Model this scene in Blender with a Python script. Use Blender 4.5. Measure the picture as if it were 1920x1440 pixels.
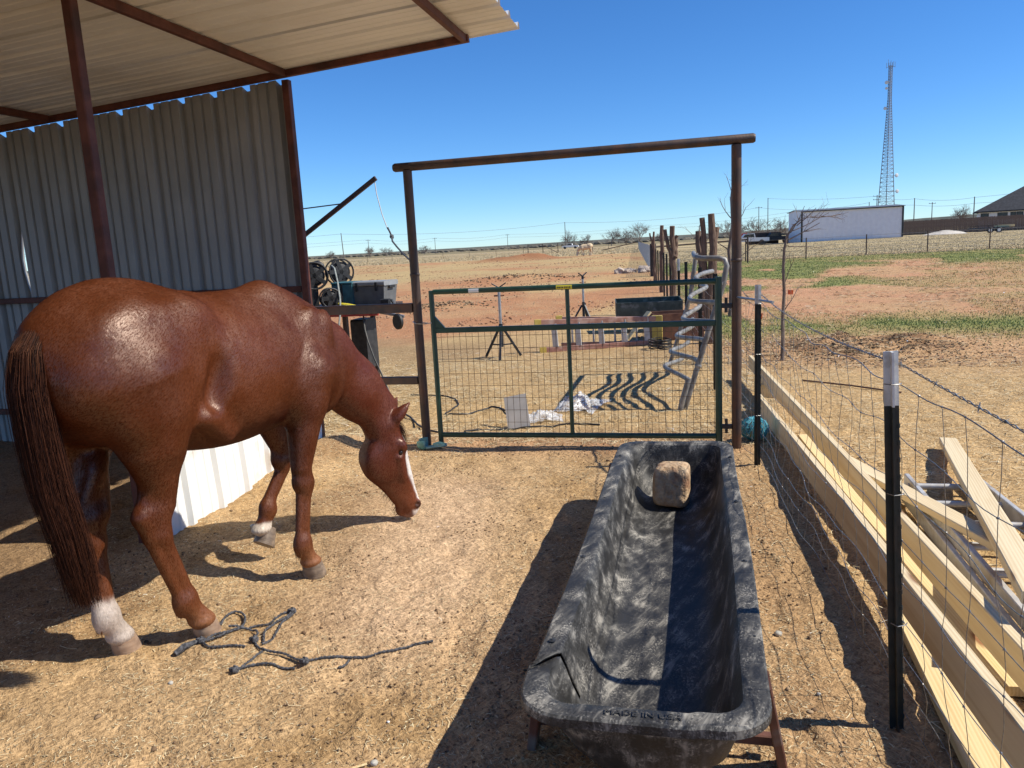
import bpy, bmesh, math, random
import numpy as np
from mathutils import Vector, Matrix

scene = bpy.context.scene
for o in list(bpy.data.objects):
    bpy.data.objects.remove(o)
C = scene.collection
PI = math.pi

# ------------------------------------------------------------------ camera
cam_data = bpy.data.cameras.new('camera')
cam = bpy.data.objects.new('camera', cam_data)
C.objects.link(cam)
cam_data.sensor_width = 36.0
cam_data.lens = 27.04
cam_data.clip_start = 0.05
cam_data.clip_end = 9000
cam.matrix_world = Matrix((
    (0.973568, 0.010356, 0.228162, 0.0),
    (0.222508, 0.182371, -0.957722, 0.0),
    (-0.051529, 0.983175, 0.175246, 1.6),
    (0, 0, 0, 1)))
scene.camera = cam

# ------------------------------------------------------------------ sky, sun, exposure
SUN_EL = math.radians(46.5)
SUN_AZ = math.radians(4.0)            # measured from +X towards +Y
world = bpy.data.worlds.new('World')
scene.world = world
world.use_nodes = True
wn = world.node_tree
wn.nodes.clear()
w_out = wn.nodes.new('ShaderNodeOutputWorld')
w_bg = wn.nodes.new('ShaderNodeBackground')
w_sky = wn.nodes.new('ShaderNodeTexSky')
w_sky.sky_type = 'NISHITA'
w_sky.sun_disc = False
w_sky.sun_elevation = SUN_EL
w_sky.sun_rotation = PI / 2 - SUN_AZ
w_sky.altitude = 200
w_sky.air_density = 0.8
w_sky.dust_density = 0.0
w_sky.ozone_density = 6.0
w_bg.inputs['Strength'].default_value = 0.12
w_hs = wn.nodes.new('ShaderNodeHueSaturation'); w_hs.inputs['Saturation'].default_value = 1.15      # white balance of the whole sky
w_tn = wn.nodes.new('ShaderNodeMix'); w_tn.data_type = 'RGBA'; w_tn.blend_type = 'MULTIPLY'
w_tn.inputs[0].default_value = 1.0; w_tn.inputs[7].default_value = (.80, .97, 1.12, 1)
wn.links.new(w_sky.outputs[0], w_hs.inputs['Color']); wn.links.new(w_hs.outputs[0], w_tn.inputs[6]); wn.links.new(w_tn.outputs[2], w_bg.inputs[0])
wn.links.new(w_bg.outputs[0], w_out.inputs[0])

sun_data = bpy.data.lights.new('sun', 'SUN')
sun_data.energy = 5.0
sun_data.angle = math.radians(0.53)
sun_data.color = (1.0, 0.94, 0.82)
sun = bpy.data.objects.new('sun', sun_data)
C.objects.link(sun)
sd = Vector((math.cos(SUN_EL) * math.cos(SUN_AZ), math.cos(SUN_EL) * math.sin(SUN_AZ), math.sin(SUN_EL)))
sun.rotation_euler = sd.to_track_quat('Z', 'Y').to_euler()
sun.location = (8, 2, 12)

scene.view_settings.view_transform = 'Standard'
scene.view_settings.look = 'None'
scene.view_settings.exposure = 0.25
scene.view_settings.gamma = 1.0
scene.render.engine = 'CYCLES'
scene.cycles.use_denoising = True
scene.cycles.max_bounces = 6
scene.cycles.diffuse_bounces = 4
scene.cycles.glossy_bounces = 3
scene.cycles.transparent_max_bounces = 8

# ------------------------------------------------------------------ noise
def _hash(i, j, s):
    n = (i.astype(np.int64) * 374761393 + j.astype(np.int64) * 668265263 + s * 982451653) & 0x7fffffff
    n = ((n ^ (n >> 13)) * 1274126177) & 0x7fffffff
    n = (n ^ (n >> 16)) & 0xffff
    return n / 65535.0

def vnoise(x, y, s=0):
    x = np.asarray(x, float); y = np.asarray(y, float)
    i = np.floor(x); j = np.floor(y)
    fx = x - i; fy = y - j
    fx = fx * fx * (3 - 2 * fx); fy = fy * fy * (3 - 2 * fy)
    a = _hash(i, j, s); b = _hash(i + 1, j, s); c = _hash(i, j + 1, s); d = _hash(i + 1, j + 1, s)
    return (a + (b - a) * fx) * (1 - fy) + (c + (d - c) * fx) * fy

def fbm(x, y, s=0, o=4):
    t = 0; a = 0.5; m = 0
    for k in range(o):
        t = t + a * vnoise(x, y, s + k * 17); m += a
        x = x * 2.03 + 13.7; y = y * 2.03 + 7.1; a *= 0.5
    return t / m

def sstep(a, b, x):
    t = np.clip((np.asarray(x, float) - a) / (b - a), 0, 1)
    return t * t * (3 - 2 * t)

def fence_x(y):
    return 0.823 - 0.07 * y

# ------------------------------------------------------------------ materials
MATS = {}
def nt_new(name):
    m = bpy.data.materials.new(name)
    m.use_nodes = True
    nt = m.node_tree
    b = nt.nodes['Principled BSDF']
    return m, nt, b

def mat(name, c1, c2=None, rough=0.6, scale=20.0, stretch=(1, 1, 1), bump=0.0, bscale=None, metal=0.0,
        detail=5.0, lo=0.35, hi=0.65, c3=None, s3=3.0, spec=0.5, rvar=0.0, bdist=0.01, lo3=0.5, hi3=0.7):
    """two-tone noise material, optional third large-scale tone (dirt, rust, fading)"""
    if name in MATS:
        return MATS[name]
    m, nt, b = nt_new(name)
    N = nt.nodes; L = nt.links
    tc = N.new('ShaderNodeTexCoord'); mp = N.new('ShaderNodeMapping')
    mp.inputs['Scale'].default_value = stretch
    L.new(tc.outputs['Object'], mp.inputs[0])
    no = N.new('ShaderNodeTexNoise'); no.inputs['Scale'].default_value = scale; no.inputs['Detail'].default_value = detail
    L.new(mp.outputs[0], no.inputs['Vector'])
    rp = N.new('ShaderNodeValToRGB')
    rp.color_ramp.elements[0].position = lo; rp.color_ramp.elements[1].position = hi
    rp.color_ramp.elements[0].color = (*c1, 1); rp.color_ramp.elements[1].color = (*(c2 or c1), 1)
    L.new(no.outputs[0], rp.inputs[0])
    col = rp.outputs[0]
    if c3:
        n3 = N.new('ShaderNodeTexNoise'); n3.inputs['Scale'].default_value = s3; n3.inputs['Detail'].default_value = 6
        L.new(tc.outputs['Object'], n3.inputs['Vector'])
        r3 = N.new('ShaderNodeValToRGB'); r3.color_ramp.elements[0].position = lo3; r3.color_ramp.elements[1].position = hi3
        L.new(n3.outputs[0], r3.inputs[0])
        mx = N.new('ShaderNodeMix'); mx.data_type = 'RGBA'
        L.new(r3.outputs[0], mx.inputs[0]); L.new(col, mx.inputs[6]); mx.inputs[7].default_value = (*c3, 1)
        col = mx.outputs[2]
    L.new(col, b.inputs['Base Color'])
    b.inputs['Roughness'].default_value = rough
    b.inputs['Metallic'].default_value = metal
    b.inputs['Specular IOR Level'].default_value = spec
    if rvar:
        mr = N.new('ShaderNodeMapRange'); mr.inputs[3].default_value = rough - rvar; mr.inputs[4].default_value = rough + rvar
        L.new(no.outputs[0], mr.inputs[0]); L.new(mr.outputs[0], b.inputs['Roughness'])
    if bump:
        bn = N.new('ShaderNodeTexNoise'); bn.inputs['Scale'].default_value = bscale or scale * 2; bn.inputs['Detail'].default_value = 6
        L.new(mp.outputs[0], bn.inputs['Vector'])
        bp = N.new('ShaderNodeBump'); bp.inputs['Strength'].default_value = bump; bp.inputs['Distance'].default_value = bdist
        L.new(bn.outputs[0], bp.inputs['Height']); L.new(bp.outputs[0], b.inputs['Normal'])
    MATS[name] = m
    return m

# ------------------------------------------------------------------ mesh builder
def frame_for(d, up=(0, 0, 1)):
    d = Vector(d).normalized(); u = Vector(up)
    if abs(d.dot(u)) > 0.98:
        u = Vector((0, 1, 0)) if abs(d.y) < 0.9 else Vector((1, 0, 0))
    s = d.cross(u).normalized(); u = s.cross(d).normalized()
    return d, s, u

class MB:
    def __init__(self):
        self.v = []; self.f = []
    def add(self, vs, fs):
        n = len(self.v)
        self.v += [tuple(p) for p in vs]
        self.f += [tuple(i + n for i in q) for q in fs]
        return self
    def loft(self, rings, cap=True, closed=True):
        n = len(rings[0]); vs = [p for r in rings for p in r]; fs = []
        for i in range(len(rings) - 1):
            for j in range(n if closed else n - 1):
                k = (j + 1) % n
                fs.append((i * n + j, i * n + k, (i + 1) * n + k, (i + 1) * n + j))
        if cap:
            fs.append(tuple(range(n - 1, -1, -1)))
            fs.append(tuple((len(rings) - 1) * n + j for j in range(n)))
        return self.add(vs, fs)
    def beam(self, p0, p1, w, h, up=(0, 0, 1), ch=0.004):
        """rectangular bar with chamfered long edges; w across, h along up"""
        p0 = Vector(p0); p1 = Vector(p1)
        d, s, u = frame_for(p1 - p0, up)
        a, b = w / 2, h / 2
        c = min(ch, a * 0.5, b * 0.5)
        sec = [(-a + c, -b), (a - c, -b), (a, -b + c), (a, b - c), (a - c, b), (-a + c, b), (-a, b - c), (-a, -b + c)]
        return self.loft([[p0 + s * x + u * y for x, y in sec], [p1 + s * x + u * y for x, y in sec]])
    def box(self, c, s, ch=0.004, rz=0.0):
        c = Vector(c); r = Matrix.Rotation(rz, 3, 'Z')
        d = r @ Vector((s[0] / 2, 0, 0))
        return self.beam(c - d, c + d, s[1], s[2], ch=ch)
    def tube(self, path, r, n=8, cap=True):
        path = [Vector(p) for p in path]
        m = len(path)
        rs = r if isinstance(r, (list, tuple)) else [r] * m
        rings = []; up = Vector((0, 0, 1))
        for i, p in enumerate(path):
            d = path[min(i + 1, m - 1)] - path[max(i - 1, 0)]
            d, s, u = frame_for(d, up)
            up = u
            rings.append([p + (s * math.cos(2 * PI * k / n) + u * math.sin(2 * PI * k / n)) * rs[i] for k in range(n)])
        return self.loft(rings, cap)
    def lathe(self, prof, c=(0, 0, 0), n=16, axis=(0, 0, 1)):
        d, s, u = frame_for(axis, (0, 1, 0) if abs(Vector(axis).normalized().z) > .9 else (0, 0, 1))
        c = Vector(c)
        rings = [[c + d * z + (s * math.cos(2 * PI * k / n) + u * math.sin(2 * PI * k / n)) * max(rr, 1e-4) for k in range(n)] for rr, z in prof]
        return self.loft(rings)
    def blob(self, c, r, seed=0, amp=0.2, sub=1, flat=1.0):
        rnd = random.Random(seed)
        bm = bmesh.new(); bmesh.ops.create_icosphere(bm, subdivisions=sub, radius=1)
        vs = []
        rr = r if isinstance(r, (tuple, list)) else (r, r, r * flat)
        for v in bm.verts:
            k = 1 + rnd.uniform(-amp, amp)
            vs.append((c[0] + v.co.x * rr[0] * k, c[1] + v.co.y * rr[1] * k, c[2] + v.co.z * rr[2] * k))
        fs = [tuple(v.index for v in f.verts) for f in bm.faces]
        bm.free()
        return self.add(vs, fs)
    def build(self, name, m, parent=None, smooth=False, kind=None, loc=None):
        me = bpy.data.meshes.new(name)
        vs = self.v
        if loc is not None:
            vs = [(p[0] - loc[0], p[1] - loc[1], p[2] - loc[2]) for p in vs]
        me.from_pydata(vs, [], self.f)
        me.validate(clean_customdata=False)
        if m is not None:
            me.materials.append(m)
        if smooth:
            me.polygons.foreach_set('use_smooth', [True] * len(me.polygons))
            if smooth != 'all':
                try:
                    me.set_sharp_from_angle(angle=math.radians(40))
                except Exception:
                    pass
        o = bpy.data.objects.new(name, me)
        C.objects.link(o)
        if loc is not None:
            o.location = loc
        if parent is not None:
            o.parent = parent
        if kind:
            o['kind'] = kind
        return o

def np_mesh(name, V, F, m, parent=None, kind=None, smooth=False, nper=4):
    """fast mesh from numpy arrays with equal-sized faces"""
    me = bpy.data.meshes.new(name)
    V = np.asarray(V, np.float32); F = np.asarray(F, np.int32)
    me.vertices.add(len(V)); me.vertices.foreach_set('co', V.ravel())
    me.loops.add(F.size); me.loops.foreach_set('vertex_index', F.ravel())
    me.polygons.add(len(F))
    me.polygons.foreach_set('loop_start', np.arange(0, F.size, nper, dtype=np.int32))
    me.polygons.foreach_set('loop_total', np.full(len(F), nper, np.int32))
    if smooth:
        me.polygons.foreach_set('use_smooth', np.ones(len(F), bool))
    me.update(calc_edges=True)
    if m is not None:
        me.materials.append(m)
    o = bpy.data.objects.new(name, me); C.objects.link(o)
    if parent is not None: o.parent = parent
    if kind: o['kind'] = kind
    return o

def tag(o, label, cat, group=None):
    o['label'] = label; o['category'] = cat
    if group: o['group'] = group
    return o

def thing(name, label, cat, loc=(0, 0, 0), rz=0.0, group=None):
    o = bpy.data.objects.new(name, None); C.objects.link(o)
    o.empty_display_size = 0.1
    o.location = loc; o.rotation_euler = (0, 0, rz)
    return tag(o, label, cat, group)

def copy_tree(o, parent=None):
    c = o.copy(); C.objects.link(c)
    if parent is not None: c.parent = parent
    for ch in list(o.children):
        copy_tree(ch, c)
    return c
# ------------------------------------------------------------------ ground
def hfun(x, y):
    x = np.asarray(x, float); y = np.asarray(y, float)
    r = np.hypot(x, y)
    h = 0.016 * (fbm(x * 1.1, y * 1.1, 3) - 0.5) + 0.011 * (fbm(x * 7, y * 7, 9, 3) - 0.5)
    # small scuffs only close to the viewer
    h = h + 0.010 * (fbm(x * 22, y * 22, 21, 2) - 0.5) * (1 - sstep(6, 12, r))
    h = h - 0.016 * sstep(.66, .80, vnoise(x * 6.3 + 3, y * 6.3, 83)) * (1 - sstep(7, 12, r)) - 0.010 * sstep(.7, .85, vnoise(x * 9.1, y * 8.3 + 5, 84)) * (1 - sstep(7, 12, r))     # hoof prints
    # rougher clods in the paddock beyond the gate
    pad = sstep(10, 16, y)
    h = h + pad * 0.09 * (fbm(x * 0.9, y * 0.9, 31) - 0.5)
    # dirt banked against the low wall of the shed and tracked under the gate
    h = h + 0.10 * np.exp(-((x + 3.0) / 0.20) ** 2) * sstep(4.4, 5.4, y) * (1 - sstep(5.9, 6.3, y))
    # ground sinks a little between trough and fence
    # planting hole and spoil heap beside the sapling
    d = np.hypot((x - 2.3) / 1.3, (y - 11.1) / .8)
    h = h + 0.20 * np.exp(-d ** 2) * (0.35 + 1.1 * fbm(x * 4, y * 4, 41))
    d = np.hypot((x - 2.45) / 0.28, (y - 11.35) / 0.3)
    h = h - 0.42 * np.exp(-d ** 4)
    # long heaps of red soil far back in the paddock
    h = h + 0.62 * np.exp(-((y - 92) / 2.6) ** 2) * sstep(-27, -21, x) * (1 - sstep(-18, -14.5, x)) * (0.5 + fbm(x * .6, y * .6, 51))
    for cx, cy, sx, sy, hh in ((-6.9, 21.2, .9, 1.2, .12), (-8.2, 36.9, 2.2, 2.0, .25), (-5.0, 24, .6, .8, .08), (-4.2, 30.0, .8, 1.0, .1)):
        h = h + hh * np.exp(-((x - cx) / sx) ** 2 - ((y - cy) / sy) ** 2) * (0.3 + 1.2 * fbm(x * 3, y * 3, 61))
    # the land rises slightly towards the outbuilding
    h = h + 0.22 * sstep(60, 108, y) * sstep(2, 20, x)
    return h

def hz(x, y):
    return float(hfun(np.array([x]), np.array([y]))[0])

def mix3(a, b, t):
    return a * (1 - t[:, None]) + np.asarray(b)[None, :] * t[:, None]

def green_amount(x, y):
    n = fbm(x * 0.32, y * 0.16, 71, 4)
    g = sstep(0.46, 0.56, n)
    g = g * sstep(11.5, 14.5, y + 0.25 * (x - 2)) * (1 - sstep(46, 52, y))
    # bare red lot on the right
    red = sstep(3.6, 6.0, x - 0.05 * (y - 14)) * (1 - sstep(32, 40, y)) * sstep(9, 15, y)
    g = g * (1 - 0.75 * red)
    band = np.exp(-((y - 14.3 + 0.35 * (x - 3)) / 1.5) ** 2) * sstep(1.5, 3.0, x) * (1 - sstep(7, 9.5, x))
    g = np.maximum(g, band * sstep(0.30, 0.5, n))
    g = np.maximum(g, sstep(40, 44, y) * (1 - sstep(50, 54, y)) * 0.8)
    g = np.maximum(g, np.exp(-((x - 0.5) / .7) ** 2 - ((y - 13.6) / 1.6) ** 2) * 0.9)
    return g * sstep(0.2, 0.8, x - fence_x(y))

def gcolor(x, y):
    n1 = fbm(x * 0.7, y * 0.7, 101); n2 = fbm(x * 3.1, y * 3.1, 111, 3); n3 = fbm(x * 0.12, y * 0.12, 121, 3)
    col = np.tile(np.array([[0.405, 0.285, 0.162]]), (len(x), 1))
    col = mix3(col, (0.315, 0.210, 0.105), sstep(0.5, 0.72, n2) * 0.7)
    col = mix3(col, (0.225, 0.145, 0.082), sstep(0.48, 0.70, fbm(x * 1.3 + 4, y * 1.3, 151, 4)) * 0.65)     # trodden dung
    # dusty scraped lane from the trough towards the horse
    lane = np.exp(-(((x + 1.35) + 0.25 * (y - 3.4)) / 0.42) ** 2) * sstep(2.2, 3.0, y) * (1 - sstep(4.6, 5.6, y))
    col = mix3(col, (0.50, 0.365, 0.245), np.clip(lane * (0.5 + n1), 0, 1) * 0.9)
    col = mix3(col, (0.34, 0.215, 0.115), np.exp(-((x - .42) / .26) ** 2) * (1 - sstep(5.0, 6.0, y)) * (.35 + n1) * .8)
    # reddish dust along the gate
    redg = np.exp(-((y - 6.0) / 0.28) ** 2) * sstep(-3.3, -2.0, x)
    col = mix3(col, (0.38, 0.20, 0.115), np.clip(redg * (0.2 + n2), 0, 1) * 0.7)
    # straw litter beyond the gate
    col = mix3(col, (0.20, 0.135, 0.08), sstep(-3.05, -3.5, x) * 0.8)      # deep shade inside the shed painted into the soil colour
    straw = sstep(6.1, 6.8, y) * (1 - sstep(9.5, 13.5, y + 4 * (n1 - .5)))
    col = mix3(col, (0.435, 0.315, 0.165), straw * 0.75)
    # paddock: red clods, tan and olive bands
    left = 1 - sstep(-0.3, 0.6, x - fence_x(y))
    pad = sstep(11, 15, y + 3 * (n1 - .5))
    pc = np.tile(np.array([[0.40, 0.245, 0.135]]), (len(x), 1))
    pc = mix3(pc, (0.37, 0.195, 0.105), sstep(0.42, 0.62, n1))
    pc = mix3(pc, (0.43, 0.315, 0.165), sstep(0.45, 0.65, fbm(x * .22, y * .10, 131)))
    pc = mix3(pc, (0.385, 0.30, 0.16), sstep(26, 46, y) * 0.7 * sstep(.35, .6, fbm(x * .08, y * .2, 141)))
    pc = mix3(pc, (0.27, 0.12, 0.062), np.exp(-((y - 92) / 6) ** 2) * sstep(-29, -22, x) * (1 - sstep(-16, -12, x)) * 0.9)
    lp = pad * left
    col = col * (1 - lp[:, None]) + pc * lp[:, None]
    # right-hand lot
    right = 1 - left
    rc = np.tile(np.array([[0.445, 0.315, 0.165]]), (len(x), 1))
    rc = mix3(rc, (0.43, 0.265, 0.155), sstep(8.6, 11.5, y + 2 * (n1 - .5)) * 0.75)
    rc = mix3(rc, (0.44, 0.25, 0.15), sstep(12, 16, y) * sstep(.4, .6, n1))
    rc = mix3(rc, (0.17, 0.095, 0.052), np.exp(-np.hypot((x - 2.15) / 1.2, (y - 11.0) / .9) ** 4) * sstep(.35, .6, n2) * .9)
    rc = mix3(rc, (0.165, 0.215, 0.062), green_amount(x, y) * 0.85)
    rc = mix3(rc, (0.40, 0.335, 0.205), sstep(50, 56, y))
    rc = mix3(rc, (0.33, 0.27, 0.165), sstep(50, 56, y) * sstep(.5, .65, n3) * .6)
    r_ = right * sstep(-5, 3, y)
    col = col * (1 - r_[:, None]) + rc * r_[:, None]
    # rough pasture beyond the paddock fence, pale road, dark far country
    far = sstep(98, 112, y) * left
    col = mix3(col, (0.40, 0.325, 0.20), far * 0.95)
    col = mix3(col, (0.47, 0.42, 0.33), np.exp(-((y - 238) / 7) ** 2) * left * .8)
    col = mix3(col, (0.20, 0.175, 0.105), sstep(255, 330, y) * 0.9)
    col = mix3(col, (0.10, 0.11, 0.085), sstep(600, 1500, y))
    return np.clip(col, 0, 1)

def ground_material():
    m, nt, b = nt_new('soil')
    N = nt.nodes; L = nt.links
    at = N.new('ShaderNodeAttribute'); at.attribute_name = 'soil'
    tc = N.new('ShaderNodeTexCoord')
    # chaff: stretched voronoi flecks in two directions
    def flecks(scale, rot, st):
        mr_ = N.new('ShaderNodeMapping'); mr_.inputs['Rotation'].default_value = (0, 0, rot); L.new(tc.outputs['Object'], mr_.inputs[0])
        mp = N.new('ShaderNodeMapping'); mp.inputs['Scale'].default_value = st
        L.new(mr_.outputs[0], mp.inputs[0])
        nz = N.new('ShaderNodeTexNoise'); nz.inputs['Scale'].default_value = scale; nz.inputs['Detail'].default_value = 3; nz.inputs['Distortion'].default_value = 1.5
        L.new(mp.outputs[0], nz.inputs['Vector'])
        return nz.outputs[0]
    f1 = flecks(70, .6, (1, .30, 1)); f2 = flecks(85, -0.8, (1, .28, 1)); f3 = flecks(9, 0, (1, 1, 1))
    mxx = N.new('ShaderNodeMath'); mxx.operation = 'MAXIMUM'; L.new(f1, mxx.inputs[0]); L.new(f2, mxx.inputs[1])
    r1 = N.new('ShaderNodeValToRGB'); r1.color_ramp.elements[0].position = .40; r1.color_ramp.elements[1].position = .66
    r1.color_ramp.elements[0].color = (.66, .61, .56, 1); r1.color_ramp.elements[1].color = (1.52, 1.47, 1.36, 1)
    L.new(mxx.outputs[0], r1.inputs[0])
    mul = N.new('ShaderNodeMix'); mul.data_type = 'RGBA'; mul.blend_type = 'MULTIPLY'; mul.inputs[0].default_value = 1
    L.new(at.outputs['Color'], mul.inputs[6]); L.new(r1.outputs[0], mul.inputs[7])
    r3 = N.new('ShaderNodeValToRGB'); r3.color_ramp.elements[0].position = .3; r3.color_ramp.elements[1].position = .7
    r3.color_ramp.elements[0].color = (.82, .79, .76, 1); r3.color_ramp.elements[1].color = (1.14, 1.13, 1.12, 1)
    L.new(f3, r3.inputs[0])
    mul2 = N.new('ShaderNodeMix'); mul2.data_type = 'RGBA'; mul2.blend_type = 'MULTIPLY'; mul2.inputs[0].default_value = 1
    L.new(mul.outputs[2], mul2.inputs[6]); L.new(r3.outputs[0], mul2.inputs[7])
    # dark crumbs
    vo = N.new('ShaderNodeTexVoronoi'); vo.inputs['Scale'].default_value = 26
    L.new(tc.outputs['Object'], vo.inputs['Vector'])
    rv = N.new('ShaderNodeValToRGB'); rv.color_ramp.elements[0].position = .10; rv.color_ramp.elements[1].position = .22
    rv.color_ramp.elements[0].color = (.55, .5, .46, 1); rv.color_ramp.elements[1].color = (1, 1, 1, 1)
    L.new(vo.outputs['Distance'], rv.inputs[0])
    mul3 = N.new('ShaderNodeMix'); mul3.data_type = 'RGBA'; mul3.blend_type = 'MULTIPLY'; mul3.inputs[0].default_value = .8
    L.new(mul2.outputs[2], mul3.inputs[6]); L.new(rv.outputs[0], mul3.inputs[7])
    L.new(mul3.outputs[2], b.inputs['Base Color'])
    b.inputs['Roughness'].default_value = .95; b.inputs['Specular IOR Level'].default_value = .15
    bp = N.new('ShaderNodeBump'); bp.inputs['Strength'].default_value = .75; bp.inputs['Distance'].default_value = .012
    L.new(mxx.outputs[0], bp.inputs['Height'])
    nz = N.new('ShaderNodeTexNoise'); nz.inputs['Scale'].default_value = 34; nz.inputs['Detail'].default_value = 8
    L.new(tc.outputs['Object'], nz.inputs['Vector'])
    bp2 = N.new('ShaderNodeBump'); bp2.inputs['Strength'].default_value = .9; bp2.inputs['Distance'].default_value = .02
    L.new(nz.outputs[0], bp2.inputs['Height']); L.new(bp.outputs[0], bp2.inputs['Normal'])
    L.new(bp2.outputs[0], b.inputs['Normal'])
    return m

# one sheet in rings round the yard: fine near, coarse at the horizon
ang = np.concatenate([np.linspace(-58, 32, 380), np.linspace(32, 302, 91)[1:-1]])
ang = np.radians(ang)
rad = np.concatenate([[0.02], np.geomspace(0.35, 5200, 760)])
A, Rr = np.meshgrid(ang, rad)
GX = (Rr * np.sin(A)).ravel(); GY = (Rr * np.cos(A)).ravel()
GZ = hfun(GX, GY) * (1 - sstep(300, 500, np.hypot(GX, GY)))
na, nr = len(ang), len(rad)
ii, jj = np.meshgrid(np.arange(nr - 1), np.arange(na), indexing='ij')
kk = (jj + 1) % na
F = np.stack([ii * na + jj, (ii + 1) * na + jj, (ii + 1) * na + kk, ii * na + kk], -1).reshape(-1, 4)
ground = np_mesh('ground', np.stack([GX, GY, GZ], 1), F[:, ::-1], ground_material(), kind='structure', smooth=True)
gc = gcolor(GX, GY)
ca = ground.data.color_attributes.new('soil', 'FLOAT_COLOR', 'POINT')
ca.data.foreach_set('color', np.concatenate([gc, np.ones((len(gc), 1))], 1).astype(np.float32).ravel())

# far ridges that close the horizon
def ridge(name, y0, xs, hgt, seed, m):
    mb = MB(); rows = []
    for t, k in ((0, 0), (60, .55), (160, 1.0), (420, .7), (700, 0)):
        row = []
        for x in xs:
            n = float(fbm(np.array([x * .0012 + t * .002]), np.array([seed * 3.7]), seed, 5)[0])
            row.append((x, y0 + t + 40 * math.sin(x * .004), hgt(x) * k * (.55 + .9 * n) - (2 if k == 0 else 0)))
        rows.append(row)
    mb.loft(rows, cap=False, closed=False)
    o = mb.build(name, m, smooth='all', kind='structure')
    return o
m_ridge = mat('far_ridge_cover', (.085, .095, .088), (.16, .155, .13), rough=1, scale=.02, spec=0)
ridge('hill', 1900, np.arange(-2600, 1500, 25), lambda x: 5 + 7 * float(sstep(-1500, 600, x)), 5, m_ridge)
ridge('hill', 3000, np.arange(-800, 2800, 40), lambda x: 8 + 26 * float(sstep(-300, 1300, x)), 8, m_ridge)
# ------------------------------------------------------------------ shed
m_red = mat('oxide_red_primer', (.085, .028, .02), (.13, .045, .032), rough=.6, scale=14, bump=.15, bscale=60, c3=(.05, .022, .018), s3=4, spec=.3)
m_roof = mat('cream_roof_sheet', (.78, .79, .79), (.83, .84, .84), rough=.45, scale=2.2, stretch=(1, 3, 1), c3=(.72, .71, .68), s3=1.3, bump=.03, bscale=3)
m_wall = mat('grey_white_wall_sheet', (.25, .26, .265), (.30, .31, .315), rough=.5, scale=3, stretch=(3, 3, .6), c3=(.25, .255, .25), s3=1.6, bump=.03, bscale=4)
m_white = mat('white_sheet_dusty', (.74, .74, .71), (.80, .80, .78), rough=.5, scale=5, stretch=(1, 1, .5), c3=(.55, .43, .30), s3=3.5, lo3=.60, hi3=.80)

def rpanel(n, pitch=0.305, hi=.030, lo=.006):
    """profile of a ribbed sheet, n ribs: (along, out)"""
    p = []
    for k in range(n):
        x = k * pitch
        p += [(x, 0), (x + .018, hi), (x + .050, hi), (x + .070, 0), (x + .135, 0), (x + .142, lo), (x + .158, lo), (x + .165, 0),
              (x + .230, 0), (x + .237, lo), (x + .253, lo), (x + .260, 0)]
    p.append((n * pitch, 0))
    return p

shed = thing('lean_to_shed', 'open lean-to shed of ribbed metal sheets on dark red steel posts', 'shed', (-3.12, 5.9, 0))
SO = Vector((-3.12, 5.9, 0))
def sheet_z(x): return 3.075 + 0.068 * (x + 3.12)

# roof sheets: ribs run across, from the low back to the eave
prof = rpanel(3, .305, .040, .004)
y = 6.02; k = 0
while y > -1.5:
    mb = MB(); x0, x1 = -8.2, -1.22 + 0.012 * ((k * 7) % 3 - 1)
    rows = []
    for x in np.linspace(x0, x1, 9):
        sag = 0.003 * math.sin(x * 2.1)
        rows.append([(x, y - a, sheet_z(x) + b + sag + .0015 * (k % 2)) for a, b in prof])
    mb.loft(rows, cap=False, closed=False)
    mb.build('roof_panel', m_roof, shed, loc=SO).location = (0, 0, 0)
    y -= 0.895; k += 1
for o in shed.children: o.location = (0, 0, 0)

def part(mb, name, m, parent, origin, smooth=False, kind=None):
    o = mb.build(name, m, None, smooth=smooth, kind=kind, loc=origin)
    o.location = (0, 0, 0); o.parent = parent
    return o
# rafters, purlins, posts, girts
for yy in (5.9, 1.5, -1.0):
    part(MB().beam((-8.2, yy, sheet_z(-8.2) - .030), (-1.60, yy, sheet_z(-1.60) - .030), .045, .052), 'rafter', m_red, shed, SO)
for xx in (-7.6, -5.38, -3.12, -1.63):
    part(MB().beam((xx, 5.86, sheet_z(xx) - .033), (xx, -1.4, sheet_z(xx) - .033), .040, .058), 'purlin', m_red, shed, SO)
for yy in (5.9, 3.70, 1.5, -1.0):
    xx = -3.12 if yy > 4 else -3.15
    part(MB().beam((xx, yy, -.3), (xx, yy, sheet_z(xx) - .08), .060, .060, up=(0, 1, 0), ch=.006), 'post', m_red, shed, SO)
for zz in (1.345, .3):
    part(MB().beam((-8.2, 5.915, zz), (-3.17, 5.915, zz), .04, .05), 'girt', m_red, shed, SO)
part(MB().beam((-8.05, 5.9, -.3), (-8.05, 5.9, sheet_z(-8.05) - .08), .088, .088, up=(0, 1, 0)), 'post', m_red, shed, SO)

# end wall: each rib pitch cut level, so little wedges of sky show under the sloping rafter
wy = 5.95
def wall_sheet(x1, nribs, gap=None, name='wall_panel', zb=-0.05):
    mb = MB(); pr = rpanel(nribs, .305, .040, .018); w = nribs * .305
    rows = []
    zs = [zb, .6, 1.3, 1.42, 1.5, 1.6, 1.72, 1.86, 1.98, 2.2, 2.5, 2.7]
    for z in zs + ['top']:
        row = []
        for a, b in pr:
            xx = x1 - a
            if gap and z != 'top':
                xx -= gap(z) * max(0, 1 - a / .075)
            if z == 'top':
                kx = math.floor(a / .305 - 1e-6); edge = x1 - kx * .305
                zz = sheet_z(xx) - .050 - (.034 if .010 < (a % .305) < .060 else 0)
                row.append((xx, wy + b, zz))
            else:
                row.append((xx, wy + b, z))
        rows.append(row)
    mb.loft(rows, cap=False, closed=False)
    part(mb, name, m_wall, shed, SO)
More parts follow.
